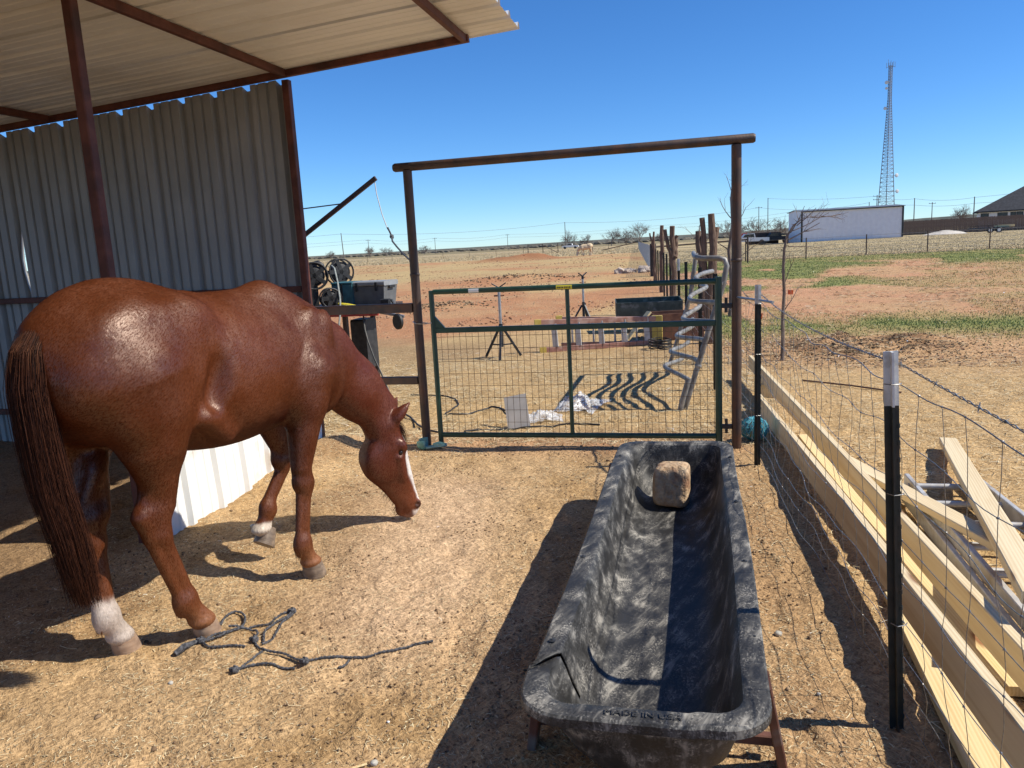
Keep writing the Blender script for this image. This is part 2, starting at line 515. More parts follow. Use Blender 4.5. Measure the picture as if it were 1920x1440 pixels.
x = -3.17
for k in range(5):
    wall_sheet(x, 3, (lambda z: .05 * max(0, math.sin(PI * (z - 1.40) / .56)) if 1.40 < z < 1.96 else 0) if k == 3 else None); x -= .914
# a sheet edge has been bent open at the left: leave a lens-shaped gap
part(MB().beam((-3.155, 5.962, -.1), (-3.155, 5.962, 3.0), .012, .05, up=(0, 1, 0)), 'edge_trim', m_red, shed, SO)

# low white skirt wall between the corner post and the inner post, ribs outward
mb = MB(); pr = rpanel(7); rows = []
for i, z in enumerate((-.06, .06, .4, .8, 1.09)):
    rows.append([(-3.075 + b + (.02 * math.sin(a * 2.3) if i < 2 else 0), 3.66 + a * 1.035, z) for a, b in pr])
mb.loft(rows, cap=False, closed=False)
part(mb, 'skirt_panel', m_white, shed, SO)
part(MB().beam((-3.115, 3.66, 1.06), (-3.115, 5.86, 1.06), .05, .05), 'skirt_rail', m_red, shed, SO)
part(MB().beam((-3.115, 3.66, .45), (-3.115, 5.86, .45), .05, .05), 'skirt_rail', m_red, shed, SO)

# ------------------------------------------------------------------ pipe gateway
m_pipe = mat('rusty_oilfield_pipe', (.055, .040, .034), (.10, .062, .045), rough=.55, scale=9, stretch=(1, 1, .5), bump=.12, bscale=50, c3=(.13, .060, .035), s3=5, metal=.35)
gway = thing('pipe_gateway', 'tall rusty steel pipe gateway with a crossbar over the green gate', 'gateway', (-2.17, 5.93, 0))
GO = Vector((-2.17, 5.93, 0))
def weld_ring(p, r): return MB().lathe([(r, -.012), (r + .004, -.006), (r + .004, .006), (r, .012)], p, 14)
for xx in (-2.17, 0.325):
    part(MB().tube([(xx, 5.93, -.3), (xx, 5.93, 1.2), (xx, 5.93, 2.235)], .036, 16), 'post', m_pipe, gway, GO, True)
    part(weld_ring((xx, 5.93, 1.42), .0365), 'weld_collar', m_pipe, gway, GO, True)
mb = MB().tube([(-2.285, 5.93, 2.262), (-2.27, 5.93, 2.262), (.44, 5.93, 2.272), (.455, 5.93, 2.272)], [.026, .034, .034, .026], 16)
part(mb, 'crossbar', m_pipe, gway, GO, True)
part(MB().beam((-3.08, 5.93, 1.155), (-2.205, 5.93, 1.155), .06, .075), 'side_rail', m_pipe, gway, GO)
part(MB().beam((-3.08, 5.93, .555), (-2.205, 5.93, .555), .06, .06), 'side_rail', m_pipe, gway, GO)

# ------------------------------------------------------------------ green gate
m_green = mat('dark_green_gate_paint', (.012, .045, .030), (.018, .062, .042), rough=.38, scale=12, c3=(.03, .06, .045), s3=6, bump=.05, bscale=40)
m_wire_rust = mat('brown_mesh_wire', (.045, .03, .02), (.09, .055, .03), rough=.6, scale=40, metal=.5)
m_black = mat('black_rubber', (.012, .012, .013), (.03, .03, .03), rough=.6, scale=30)
m_steel = mat('galvanised_steel', (.36, .37, .38), (.50, .51, .52), rough=.42, scale=25, metal=.8, bump=.05)
m_dgrey = mat('dark_grey_steel', (.03, .032, .035), (.06, .06, .062), rough=.5, scale=20, metal=.4)
gate = thing('green_gate', 'dark green tube gate with wire mesh hung in the pipe gateway', 'gate', (0.18, 5.92, .08))
GG = Vector((.18, 5.92, .08))
gx0, gx1, gzb, gzt, gzm, gy = -2.04, .195, .095, 1.275, .965, 5.92
part(MB().tube([(gx0, gy, .03), (gx0, gy, gzt + .012)], .021, 14), 'end_stile', m_green, gate, GG, True)
part(MB().tube([(gx1, gy, .03), (gx1, gy, gzt + .03)], .026, 14), 'end_stile', m_green, gate, GG, True)
part(MB().tube([(gx0 + .018, gy, gzt), (gx1 - .02, gy, gzt)], .021, 14), 'top_rail', m_green, gate, GG, True)
part(MB().beam((gx0 + .018, gy, gzm), (gx1 - .022, gy, gzm), .035, .042), 'middle_rail', m_green, gate, GG)
part(MB().tube([(gx0 + .018, gy, gzb), (gx1 - .022, gy, gzb)], .021, 14), 'bottom_rail', m_green, gate, GG, True)
for z0, z1 in ((gzb + .02, gzm - .02), (gzm + .02, gzt - .02)):
    part(MB().tube([(-.935, gy, z0), (-.935, gy, z1)], .0165, 12), 'centre_stile', m_green, gate, GG, True)
mb = MB()
xw = gx0 + .052
while xw < gx1 - .03:
    wob = random.Random(int(xw * 1000)).uniform(-.002, .002)
    mb.tube([(xw, gy + .024, gzb), (xw + wob, gy + .0245, .5), (xw, gy + .024, gzm)], .00165, 4)
    xw += .0525
zw = gzb + .10
while zw < gzm - .03:
    mb.tube([(gx0, gy + .028, zw), (-.9, gy + .029, zw + .002), (gx1, gy + .028, zw)], .00165, 4)
    zw += .1015
part(mb, 'wire_mesh', m_wire_rust, gate, GG, kind='stuff')
mb = MB().add([(gx0 + .02, gy - .012, gzm + .02), (gx0 + .02, gy - .012, gzm + .115), (gx0 + .10, gy - .012, gzm + .02),
               (gx0 + .02, gy + .012, gzm + .02), (gx0 + .02, gy + .012, gzm + .115), (gx0 + .10, gy + .012, gzm + .02)],
              [(0, 2, 1), (3, 4, 5), (0, 1, 4, 3), (1, 2, 5, 4), (2, 0, 3, 5)])
part(mb, 'corner_gusset', m_green, gate, GG)
for zz in (1.09, .17):
    part(MB().beam((gx1 + .018, gy + .004, zz), (.29, gy + .004, zz), .03, .035), 'hinge', m_dgrey, gate, GG)
    part(MB().tube([(gx1 + .055, gy, zz - .05), (gx1 + .055, gy, zz + .06)], .011, 10), 'hinge_pin', m_dgrey, gate, GG, True)
# stickers on the top rail
m_yel = mat('yellow_sticker', (.70, .58, .04), (.75, .63, .06), rough=.5, scale=30)
m_wht = mat('white_paint', (.72, .72, .70), (.78, .78, .76), rough=.5, scale=20)
def rail_sticker(x, w, m):
    rings = []
    for xx in (x - w / 2, x + w / 2):
        rings.append([(xx, gy - .0222 * math.cos(t), gzt + .0222 * math.sin(t)) for t in np.linspace(-.75, .75, 7)])
    o = part(MB().loft(rings, cap=False, closed=False), 'sticker', m, gate, GG, True)
    return o
st = rail_sticker(-.955, .125, m_yel)
def letters(txt, size, m, parent, name='lettering', depth=.0006):
    cu = bpy.data.curves.new('txt', 'FONT'); cu.body = txt; cu.size = size; cu.align_x = 'CENTER'; cu.align_y = 'CENTER'; cu.extrude = depth
    to = bpy.data.objects.new('txt', cu); C.objects.link(to)
    bpy.context.view_layer.update()
    me = bpy.data.meshes.new_from_object(to)
    bpy.data.objects.remove(to); bpy.data.curves.remove(cu)
    me.materials.clear(); me.materials.append(m)
    o = bpy.data.objects.new(name, me); C.objects.link(o)
    o.parent = parent
    return o
mb = MB()                           # worn dark print, no longer readable
for k, (dx, w, h) in enumerate(((-.048, .006, .014), (-.036, .010, .010), (-.022, .005, .013), (-.010, .012, .008), (.006, .005, .014), (.018, .010, .010), (.032, .006, .012), (.046, .006, .016))):
    mb.box((-.955 + dx, gy - .0228, gzt - .002), (w, .0012, h), ch=.0002)
part(mb, 'sticker_print', m_dgrey, gate, GG, kind='stuff').parent = st
rail_sticker(-1.68, .085, m_wht)
# latch chain round the post
mb = MB()
ch = [(gx0 + .0, gy - .03, 1.03), (gx0 - .05, gy - .05, 1.025), (-2.17, gy - .045, 1.03), (-2.215, gy + .01, 1.04), (-2.17, gy + .055, 1.03), (gx0 - .04, gy + .04, 1.02)]
for i in range(len(ch) - 1):
    a, b = Vector(ch[i]), Vector(ch[i + 1]); n = max(2, int((b - a).length / .02))
    for q in range(n):
        p = a.lerp(b, (q + .5) / n); d = (b - a).normalized() * .012
        mb.tube([p - d, p + d], .0035 if q % 2 else .0048, 6)
part(mb, 'latch_chain', m_steel, gate, GG, True)
# green plastic scoop left at the foot of the latch post
m_teal = mat('faded_teal_plastic', (.10, .26, .23), (.18, .36, .32), rough=.5, scale=10, c3=(.3, .42, .38), s3=14)
sc = thing('feed_scoop', 'faded teal plastic scoop lying at the foot of the left gate post', 'scoop', (-2.13, 5.84, 0))
rings = []
for t, r in ((0, .045), (.03, .06), (.08, .068), (.13, .07)):
    rings.append([(-.07 + t * .55 + .0 * k, -.05 + t * .1 + r * math.cos(a) * .6, .062 + r * math.sin(a)) for k, a in enumerate(np.linspace(PI * .9, PI * 2.15, 12))])
sc1 = MB().loft(rings, cap=False, closed=False)
o = sc1.build('bowl', m_teal, sc, smooth='all'); md = o.modifiers.new('s', 'SOLIDIFY'); md.thickness = .004
MB().beam((.0, -.06, .02), (.16, .01, .03), .05, .014).build('handle', m_teal, sc)
MB().blob((.10, -.02, .035), (.055, .03, .03), 3, .25).build('crumpled_lid', m_teal, sc)
# ------------------------------------------------------------------ feed trough
def trough_material():
    m, nt, b = nt_new('scuffed_black_poly')
    N = nt.nodes; L = nt.links
    tc = N.new('ShaderNodeTexCoord')
    wn_ = N.new('ShaderNodeTexNoise'); wn_.inputs['Scale'].default_value = 5.0; wn_.inputs['Detail'].default_value = 2; L.new(tc.outputs['Object'], wn_.inputs['Vector'])
    warp = N.new('ShaderNodeVectorMath'); warp.operation = 'MULTIPLY_ADD'; warp.inputs[1].default_value = (.06, .06, .06)
    L.new(wn_.outputs['Color'], warp.inputs[0]); L.new(tc.outputs['Object'], warp.inputs[2])
    def nz(scale, st, det=6, rot=0, dist=0.0):
        mr_ = N.new('ShaderNodeMapping'); mr_.inputs['Rotation'].default_value = (0, 0, rot); L.new(warp.outputs[0], mr_.inputs[0])
        mp = N.new('ShaderNodeMapping'); mp.inputs['Scale'].default_value = st; L.new(mr_.outputs[0], mp.inputs[0])
        n = N.new('ShaderNodeTexNoise'); n.inputs['Scale'].default_value = scale; n.inputs['Detail'].default_value = det; n.inputs['Distortion'].default_value = dist
        L.new(mp.outputs[0], n.inputs['Vector']); return n.outputs[0]
    s1 = nz(62, (1, .12, .25), 6, .35, .3); s2 = nz(150, (1, .75, 1), 7, 0, .2); s3 = nz(14.0, (1, .5, 1), 10, .3, .2)
    a = N.new('ShaderNodeMath'); a.operation = 'MULTIPLY'; L.new(s1, a.inputs[0]); L.new(s3, a.inputs[1])
    b2 = N.new('ShaderNodeMath'); b2.operation = 'MULTIPLY'; L.new(s2, b2.inputs[0]); L.new(s3, b2.inputs[1])
    mx = N.new('ShaderNodeMath'); mx.operation = 'MAXIMUM'; L.new(a.outputs[0], mx.inputs[0]); L.new(b2.outputs[0], mx.inputs[1])
    rp = N.new('ShaderNodeValToRGB'); e = rp.color_ramp.elements
    e[0].position = .20; e[0].color = (.026, .025, .024, 1); e[1].position = .46; e[1].color = (.36, .335, .29, 1)
    k = e.new(.29); k.color = (.070, .067, .063, 1); b.inputs['Specular IOR Level'].default_value = .22
    L.new(mx.outputs[0], rp.inputs[0])
    L.new(rp.outputs[0], b.inputs['Base Color'])
    mr = N.new('ShaderNodeMapRange'); mr.inputs[1].default_value = .2; mr.inputs[2].default_value = .45; mr.inputs[3].default_value = .45; mr.inputs[4].default_value = .8
    L.new(mx.outputs[0], mr.inputs[0]); L.new(mr.outputs[0], b.inputs['Roughness'])
    bp = N.new('ShaderNodeBump'); bp.inputs['Strength'].default_value = .25; bp.inputs['Distance'].default_value = .004
    L.new(mx.outputs[0], bp.inputs['Height'])
    w = nz(6, (1, 1, 1), 3)
    bp2 = N.new('ShaderNodeBump'); bp2.inputs['Strength'].default_value = .3; bp2.inputs['Distance'].default_value = .02
    L.new(w, bp2.inputs['Height']); L.new(bp.outputs[0], bp2.inputs['Normal']); L.new(bp2.outputs[0], b.inputs['Normal'])
    return m
m_poly = trough_material()
TO = Vector((-.115, 3.2, 0))
trough = thing('feed_trough', 'long scuffed black plastic feed trough on a low steel stand', 'trough', tuple(TO))
RZ = .385
def rrect(x0, x1, y0, y1, rad, z, npts):
    """rounded rectangle sampled evenly by arc length, starting at the middle of the near end"""
    pts = []
    rad = min(rad, (x1 - x0) / 2 - .001, (y1 - y0) / 2 - .001)
    segs = []
    def arc(cx, cy, a0, n=14):
        return [(cx + rad * math.cos(a0 + t), cy + rad * math.sin(a0 + t)) for t in np.linspace(0, PI / 2, n)]
    P = [((x0 + x1) / 2, y0)]
    P += arc(x1 - rad, y0 + rad, -PI / 2) + arc(x1 - rad, y1 - rad, 0) + arc(x0 + rad, y1 - rad, PI / 2) + arc(x0 + rad, y0 + rad, PI)
    P.append(P[0])
    P = np.array(P); d = np.r_[0, np.cumsum(np.hypot(*np.diff(P, axis=0).T))]
    # even spacing in the same corner-to-corner proportion for every ring
    t = np.linspace(0, d[-1], npts, endpoint=False)
    return [(float(np.interp(q, d, P[:, 0])), float(np.interp(q, d, P[:, 1])), z) for q in t]
NP = 260
X0, X1, Y0, Y1 = -.468, .198, 1.80, 4.66
def tring(inset, z, rad):
    r_ = rrect(X0 + inset, X1 - inset, Y0 + inset * (1.05 if inset < .08 else .78) + (.0216 if inset >= .08 else 0), Y1 - inset * 1.15, rad, z, NP)
    return [(p[0] + .034 * (p[1] - 1.8) / 2.8, p[1], p[2]) for p in r_]     # the trough stands slightly askew
# outer lip, flat rim, inner bead, sloping wall, rounded foot, floor
prof = [(.010, RZ - .034, .125), (.0, RZ - .030, .13), (.0, RZ - .006, .13), (.006, RZ, .125), (.030, RZ + .001, .105), (.060, RZ, .085), (.071, RZ - .006, .08),
        (.085, RZ - .05, .08), (.100, RZ - .12, .09), (.117, RZ - .185, .105), (.140, RZ - .225, .12), (.170, RZ - .252, .13), (.205, RZ - .266, .12), (.25, RZ - .270, .08), (.30, RZ - .270, .03)]
rings = [tring(*p) for p in prof]
# dents and sag of the worn floor and walls
def dent(p, k):
    x, y, z = p
    if k >= 7:
        z += .006 * math.sin(y * 3.1 + x * 4) + .005 * math.sin(y * 7.3 + 1) * (1 if k > 9 else .4)
        x += .006 * math.sin(y * 4.2 + 2)
    elif k >= 1:
        z += .004 * math.sin(y * 2.2 + (3 if x > 0 else 0)); x += .005 * math.sin(y * 2.6)
    return (x, y, z)
rings = [[dent(p, k) for p in r] for k, r in enumerate(rings)]
mb = MB(); vs = [p for r in rings for p in r]; fs = []
nR = len(rings)
for i in range(nR - 1):
    for j in range(NP):
        k = (j + 1) % NP
        p = rings[0][j]
        if p[0] < X0 + .03 and 2.045 < p[1] < 2.085 and 0 <= i <= 8:      # the split in the left rim
            continue
        fs.append((i * NP + j, i * NP + k, (i + 1) * NP + k, (i + 1) * NP + j))
fs.append(tuple((nR - 1) * NP + j for j in range(NP)))
# the near corner has torn loose: spread it outwards and down
vs2 = []
for (x, y, z) in vs:
    if x < -.33 and y < 2.07 and z > .24:
        t = max(0, min(1, (2.07 - y) / .25)); s = (1 - t) * .020
        x -= s; z -= s * .6
    vs2.append((x, y, z))
mb.add(vs2, fs)
body = part(mb, 'basin', m_poly, trough, TO, smooth=True)
sm = body.modifiers.new('wall', 'SOLIDIFY'); sm.thickness = .006; sm.offset = -1
# rivets with small washers along the rim
for x_, ys in ((-.438, (2.18, 2.84, 3.55, 4.3)), (.172, (2.28, 2.86, 3.55, 4.3))):
    for yy in ys:
        part(MB().lathe([(.011, 0), (.011, .002), (.005, .003), (.004, .006), (.001, .007)], (x_ + .034 * (yy - 1.8) / 2.8, yy, RZ + .001), 10), 'rivet', m_dgrey, trough, TO, True)
# raised lettering on the near rim
lt = letters('MADE IN USA', .033, m_poly, trough, 'raised_lettering', .0009)
lt.location = Vector((-.135, Y0 + .036, RZ + .0012)) - TO
# outer belly
ob = [tring(.05, RZ - .03, .10), tring(.075, RZ - .10, .11), tring(.105, RZ - .2, .13), tring(.15, RZ - .265, .14), tring(.21, RZ - .288, .12), tring(.30, RZ - .292, .03)]
mb = MB(); mb.loft(ob, cap=False); mb.f.append(tuple(5 * NP + j for j in range(NP)))
part(mb, 'outer_shell', m_poly, trough, TO, smooth='all')
# stand: long side rails, splayed legs and cross bars
m_stand = mat('red_brown_stand', (.10, .038, .025), (.16, .065, .042), rough=.65, scale=16, stretch=(1, .3, 1), bump=.2, c3=(.19, .16, .14), s3=7)
for sx, xt, xb in ((-1, -.455, -.525), (1, .195, .262)):
    part(MB().beam((xt - sx * .012, 2.02, .315), (xt - sx * .012, 4.45, .315), .022, .06), 'side_rail', m_stand, trough, TO)
    for yy, yb in ((2.12, 2.22), (4.30, 4.22)):
        part(MB().beam((xt, yy, .34), (xb, yb, -.03), .028, .075, up=(0, 1, 0)), 'leg', m_stand, trough, TO)
for yy in (2.22, 4.22):
    part(MB().beam((-.50, yy + .04, .06), (.24, yy + .04, .06), .03, .035), 'cross_bar', m_stand, trough, TO)

# ------------------------------------------------------------------ salt block
m_salt = mat('mineral_salt', (.40, .25, .135), (.60, .43, .26), rough=.8, scale=22, bump=.9, bscale=38, c3=(.27, .13, .07), s3=14, bdist=.02)
bm = bmesh.new(); bmesh.ops.create_cube(bm, size=1)
bmesh.ops.subdivide_edges(bm, edges=bm.edges[:], cuts=15, use_grid_fill=True)
V = []
for v in bm.verts:
    p = v.co.normalized(); n_ = 5.5
    p = p * (abs(p.x) ** n_ + abs(p.y) ** n_ + abs(p.z) ** n_) ** (-1 / n_)          # rounded block
    lick = .05 * math.sin(p.x * 2.3 + p.z * 1.7 + 1) * math.sin(p.y * 2.1 - p.z * 1.3 + .5) + .012 * math.sin(p.x * 9 + p.z * 7) * math.sin(p.y * 8 - p.z * 5)
    p = p * (1 + lick * .7)
    v.co = Vector((p.x * .098, p.y * .098, p.z * .112 + (.010 * p.x if p.z > 0 else 0)))
me = bpy.data.meshes.new('salt_block'); bm.to_mesh(me); bm.free()
me.materials.append(m_salt); me.polygons.foreach_set('use_smooth', [True] * len(me.polygons))
salt = bpy.data.objects.new('salt_block', me); C.objects.link(salt)
salt.location = (-.118, 4.25, .240); salt.scale = (1.0, 1.0, 1.06); salt.rotation_euler = (math.radians(-5), math.radians(2), math.radians(-6))
tag(salt, 'worn tan mineral salt block at the far end of the trough', 'salt block')

# ------------------------------------------------------------------ woven wire fence beside the trough
m_tpost = mat('dark_green_post_paint', (.010, .014, .012), (.022, .028, .024), rough=.55, scale=20, c3=(.05, .035, .025), s3=12)
m_ptip = mat('white_post_tip', (.62, .62, .60), (.72, .72, .70), rough=.5, scale=15, c3=(.4, .38, .34), s3=20)
m_gwire = mat('galvanised_wire', (.16, .155, .15), (.32, .315, .31), rough=.42, scale=60, metal=.75)
def tee(base, top, parent, origin, tip=.10, scale=1.0, studs=True, tipm=None):
    """steel T post: flange + stem profile, studs, painted tip"""
    b = Vector(base); t = Vector(top); d = (t - b).normalized()
    s = Vector((1, 0, 0)); u = d.cross(s).normalized(); s = u.cross(d)
    w, th, st = .021 * scale, .0045 * scale, .026 * scale
    sec = [(-w, -th), (w, -th), (w, 0), (th * .7, 0), (th * .7, st), (-th * .7, st), (-th * .7, 0), (-w, 0)]
    def ring(p): return [p + s * x + u * -y for x, y in sec]
    L_ = (t - b).length
    part(MB().loft([ring(b), ring(b + d * (L_ - tip))]), 'post_shaft', m_tpost, parent, origin)
    part(MB().loft([ring(b + d * (L_ - tip + .0005)), ring(t)]), 'post_tip', tipm or m_ptip, parent, origin)
    if studs:
        mb = MB(); z = .06
        while z < L_ - tip - .02:
            p = b + d * z + u * .007
            mb.beam(p + s * .018 - d * .006, p + s * .018 + d * .006, .016, .012, up=s); z += .054
        part(mb, 'post_studs', m_tpost, parent, origin, kind='stuff')
fence = thing('woven_wire_fence', 'sagging woven wire fence on white-tipped steel posts right of the trough', 'fence', (.65, 2.48, 0))
FO = Vector((.65, 2.48, 0))
tee((.44, 5.47, -.3), (.44, 5.47, 1.262), fence, FO, tip=.13)
tee((.652, 2.48, -.3), (.583, 2.49, 1.232), fence, FO, tip=.168)
tee((.88, -.6, -.3), (.86, -.6, 1.22), fence, FO, tip=.2)
FPTS = [(.345, 5.93), (.44, 5.47), (.652, 2.48), (.88, -.6)]
def fxy(s):
    """point along the fence, s in metres from the gate post"""
    for (a, b) in zip(FPTS[:-1], FPTS[1:]):
        l = math.hypot(b[0] - a[0], b[1] - a[1])
        if s <= l:
            t = s / l; return a[0] + (b[0] - a[0]) * t, a[1] + (b[1] - a[1]) * t, 4 * t * (1 - t)
        s -= l
    return b[0], b[1], 0
def lean_x(y, z):                  # the near post leans left; wires follow it
    return -.067 * (z / 1.2) * max(0, 1 - abs(y - 2.48) / 3.0)
SL = 6.5
WZ = [.035, .135, .235, .36, .50, .635, .79, .965, 1.135]
rng = random.Random(5)
ph = {z: (rng.uniform(0, 6), rng.uniform(0, 6)) for z in WZ}
def wpt(s, z):
    x, y, sag = fxy(s)
    a, b = ph[z]
    zz = z - .03 * sag * (z / 1.1) + .010 * math.sin(s * 5.1 + a) + .006 * math.sin(s * 13 + b)
    xx = x + .022 + lean_x(y, z) + .014 * math.sin(s * 3.7 + b) * sag + .006 * math.sin(s * 11 + a)
    return Vector((xx, y, zz))
mb = MB()
for z in WZ:
    mb.tube([wpt(s, z) for s in np.arange(0, SL, .06)], .0018 if z in (WZ[0], WZ[-1]) else .00135, 5)
part(mb, 'line_wires', m_gwire, fence, FO, True, kind='stuff')
mb = MB(); kn = MB(); s = .12
while s < SL - .1:
    pts = []; o1 = rng.uniform(-.02, .02)
    for i, z in enumerate(WZ):
        o1 += rng.uniform(-.016, .016); o1 *= .9
        p = wpt(s + o1, z)
        pts.append(p)
        kn.blob(p, .0038, int(s * 100) + i, .2, 1)
        if i < len(WZ) - 1:
            q = wpt(s + o1, WZ[i + 1])
            pts.append((p + q) / 2 + Vector((rng.uniform(-.006, .006), rng.uniform(-.010, .010), 0)))
    mb.tube(pts, .00105, 4)
    s += .152
part(mb, 'stay_wires', m_gwire, fence, FO, True, kind='stuff')
part(kn, 'wire_knots', m_gwire, fence, FO, True, kind='stuff')
# two-strand barbed wire above
mb = MB(); A_ = []; B_ = []
for s in np.arange(0.0, SL, .02):
    x, y, sag = fxy(s); z = 1.195 - .045 * sag
    x += lean_x(y, z) + .024
    a = s * 2 * PI / .085
    A_.append((x + .0028 * math.cos(a), y, z + .0028 * math.sin(a))); B_.append((x - .0028 * math.cos(a), y, z - .0028 * math.sin(a)))
mb.tube(A_, .0017, 4).tube(B_, .0017, 4)
for s in np.arange(.1, SL, .125):
    x, y, sag = fxy(s); z = 1.195 - .045 * sag; x += lean_x(y, z) + .024
    for k in range(2):
        a = rng.uniform(0, PI)
        d = Vector((.013 * math.cos(a), .004, .013 * math.sin(a))); p = Vector((x, y + k * .005, z))
        mb.tube([p - d, p, p + d], [.0004, .0015, .0004], 4)
part(mb, 'barbed_wire', m_gwire, fence, FO, kind='stuff')
# wire clips and the short tie between gateway post and first fence post
for zz in (1.135, .79, .36):
    for (px, py) in ((.44, 5.47), (.652, 2.48)):
        lx = lean_x(py, zz)
        part(MB().tube([(px + lx - .024, py - .004, zz), (px + lx - .01, py - .03, zz + .002), (px + lx + .018, py - .012, zz), (px + lx + .026, py + .004, zz)], .0016, 5), 'wire_clip', m_gwire, fence, FO)
part(MB().tube([(.33, 5.90, 1.15), (.45, 5.44, 1.16), (.52, 5.30, 1.155)], .009, 6), 'tie_bar', m_steel, fence, FO)

# ------------------------------------------------------------------ lumber and ladder outside the fence
def wood_mat(name, c1, c2, c3):
    if name in MATS: return MATS[name]
    m, nt, b = nt_new(name); N = nt.nodes; L = nt.links
    tc = N.new('ShaderNodeTexCoord'); mp = N.new('ShaderNodeMapping'); mp.inputs['Scale'].default_value = (14, .55, 14)
    L.new(tc.outputs['Object'], mp.inputs[0])
    n0 = N.new('ShaderNodeTexNoise'); n0.inputs['Scale'].default_value = 2.2; n0.inputs['Detail'].default_value = 7; n0.inputs['Distortion'].default_value = .7
    L.new(mp.outputs[0], n0.inputs['Vector'])
    wv = N.new('ShaderNodeTexWave'); wv.inputs['Scale'].default_value = 1.6; wv.inputs['Distortion'].default_value = 5; wv.inputs['Detail'].default_value = 3
    L.new(mp.outputs[0], wv.inputs['Vector'])
    ad = N.new('ShaderNodeMath'); ad.operation = 'MULTIPLY_ADD'; ad.inputs[1].default_value = .35; L.new(wv.outputs[0], ad.inputs[0]); L.new(n0.outputs[0], ad.inputs[2])
    rp = N.new('ShaderNodeValToRGB'); rp.color_ramp.elements[0].position = .4; rp.color_ramp.elements[1].position = .85
    rp.color_ramp.elements[0].color = (*c1, 1); rp.color_ramp.elements[1].color = (*c2, 1)
    L.new(ad.outputs[0], rp.inputs[0])
    # knots
    mk = N.new('ShaderNodeMapping'); mk.inputs['Scale'].default_value = (6, 1.6, 6); L.new(tc.outputs['Object'], mk.inputs[0])
    vo = N.new('ShaderNodeTexVoronoi'); vo.inputs['Scale'].default_value = 1.0; L.new(mk.outputs[0], vo.inputs['Vector'])
    rk = N.new('ShaderNodeValToRGB'); rk.color_ramp.elements[0].position = .06; rk.color_ramp.elements[1].position = .14
    rk.color_ramp.elements[0].color = (1, 1, 1, 1); rk.color_ramp.elements[1].color = (0, 0, 0, 1); L.new(vo.outputs['Distance'], rk.inputs[0])
    mx = N.new('ShaderNodeMix'); mx.data_type = 'RGBA'; L.new(rk.outputs[0], mx.inputs[0]); L.new(rp.outputs[0], mx.inputs[6]); mx.inputs[7].default_value = (*c3, 1)
    L.new(mx.outputs[2], b.inputs['Base Color']); b.inputs['Roughness'].default_value = .7; b.inputs['Specular IOR Level'].default_value = .3
    bp = N.new('ShaderNodeBump'); bp.inputs['Strength'].default_value = .15; bp.inputs['Distance'].default_value = .004; L.new(ad.outputs[0], bp.inputs['Height']); L.new(bp.outputs[0], b.inputs['Normal'])
    MATS[name] = m; return m
m_pine = wood_mat('fresh_pine', (.62, .47, .27), (.75, .62, .40), (.30, .16, .08))
m_pine2 = wood_mat('yellow_pine', (.62, .45, .22), (.74, .59, .33), (.28, .14, .06))
def board(p0, p1, w, h, label, m=m_pine, up=(0, 0, 1), group='pine boards beside the fence'):
    p0 = Vector(p0); p1 = Vector(p1); c = (p0 + p1) / 2
    d = p1 - p0; rz = math.atan2(-d.x, d.y); L_ = math.hypot(d.x, d.y)
    tilt = math.atan2(d.z, L_)
    l2 = d.length / 2
    rows = []
    sec = [(-w / 2 + .004, -h / 2), (w / 2 - .004, -h / 2), (w / 2, -h / 2 + .004), (w / 2, h / 2 - .004), (w / 2 - .004, h / 2), (-w / 2 + .004, h / 2), (-w / 2, h / 2 - .004), (-w / 2, -h / 2 + .004)]
    rn = random.Random(label)
    ph_ = rn.uniform(0, 6)
    for t in np.linspace(-l2, l2, 12):
        bow = .006 * math.sin(t * .9 + ph_)
        rows.append([(x + bow, t, z) for x, z in sec])
    o = MB().loft(rows).build('pine_board', m)
    o.location = c; o.rotation_euler = (tilt, 0, rz)
    return tag(o, label, 'board', group)
board((.642, 8.85, .205), (1.119, 1.85, .142), .040, .140, 'upper long pine board on edge, raised above its neighbours, behind the wire fence')
board((.594, 7.25, .090), (.878, 1.75, .208), .040, .150, 'lower long pine board on edge, nearest the wire fence', m_pine)
board((.915, 3.40, .022), (.865, 1.5, .022), .235, .038, 'wide yellow pine board lying flat on the soil below the near steel fence post', m_pine2)
board((.905, 6.2, .025), (1.13, 2.7, .025), .215, .036, 'flat pine board lying on the ground under the raised board', m_pine2)
board((.985, 5.55, .05), (1.365, 3.32, .215), .105, .038, 'short pine board with a square-cut end resting across the aluminium ladder', m_pine)
board((1.80, 5.95, .06), (1.15, 2.80, .315), .110, .045, 'short pine board farthest from the fence, slanting over the ladder', m_pine)
MB().beam((.80, 7.9, .063), (.62, 7.92, .063), .09, .13).build('wood_block', m_pine2)
wb = bpy.data.objects['wood_block']; tag(wb, 'short wooden block holding up the far end of the raised pine board', 'wood block')
o = MB().beam((1.20, 1.98, .035), (1.03, 1.96, .035), .09, .068).build('wood_block', m_pine2)
tag(o, 'short wooden block holding up the near end of the raised pine board', 'wood block')
o = MB().tube([(1.17, 8.72, .012), (1.6, 8.36, .016), (1.98, 8.0, .012)], .009, 6).build('metal_rod', mat('rusty_rod', (.10, .05, .03), (.17, .09, .06), rough=.8, scale=20))
tag(o, 'thin rusty rod lying on the straw left of the near steel fence post', 'rod')
m_alu = mat('weathered_aluminium', (.48, .47, .45), (.60, .59, .57), rough=.5, scale=18, metal=.25, c3=(.36, .31, .25), s3=8)
ladder = thing('aluminium_ladder', 'grey aluminium extension ladder lying on the straw under pine boards', 'ladder', (1.4, 3.6, 0))
LO = Vector((1.4, 3.6, 0))
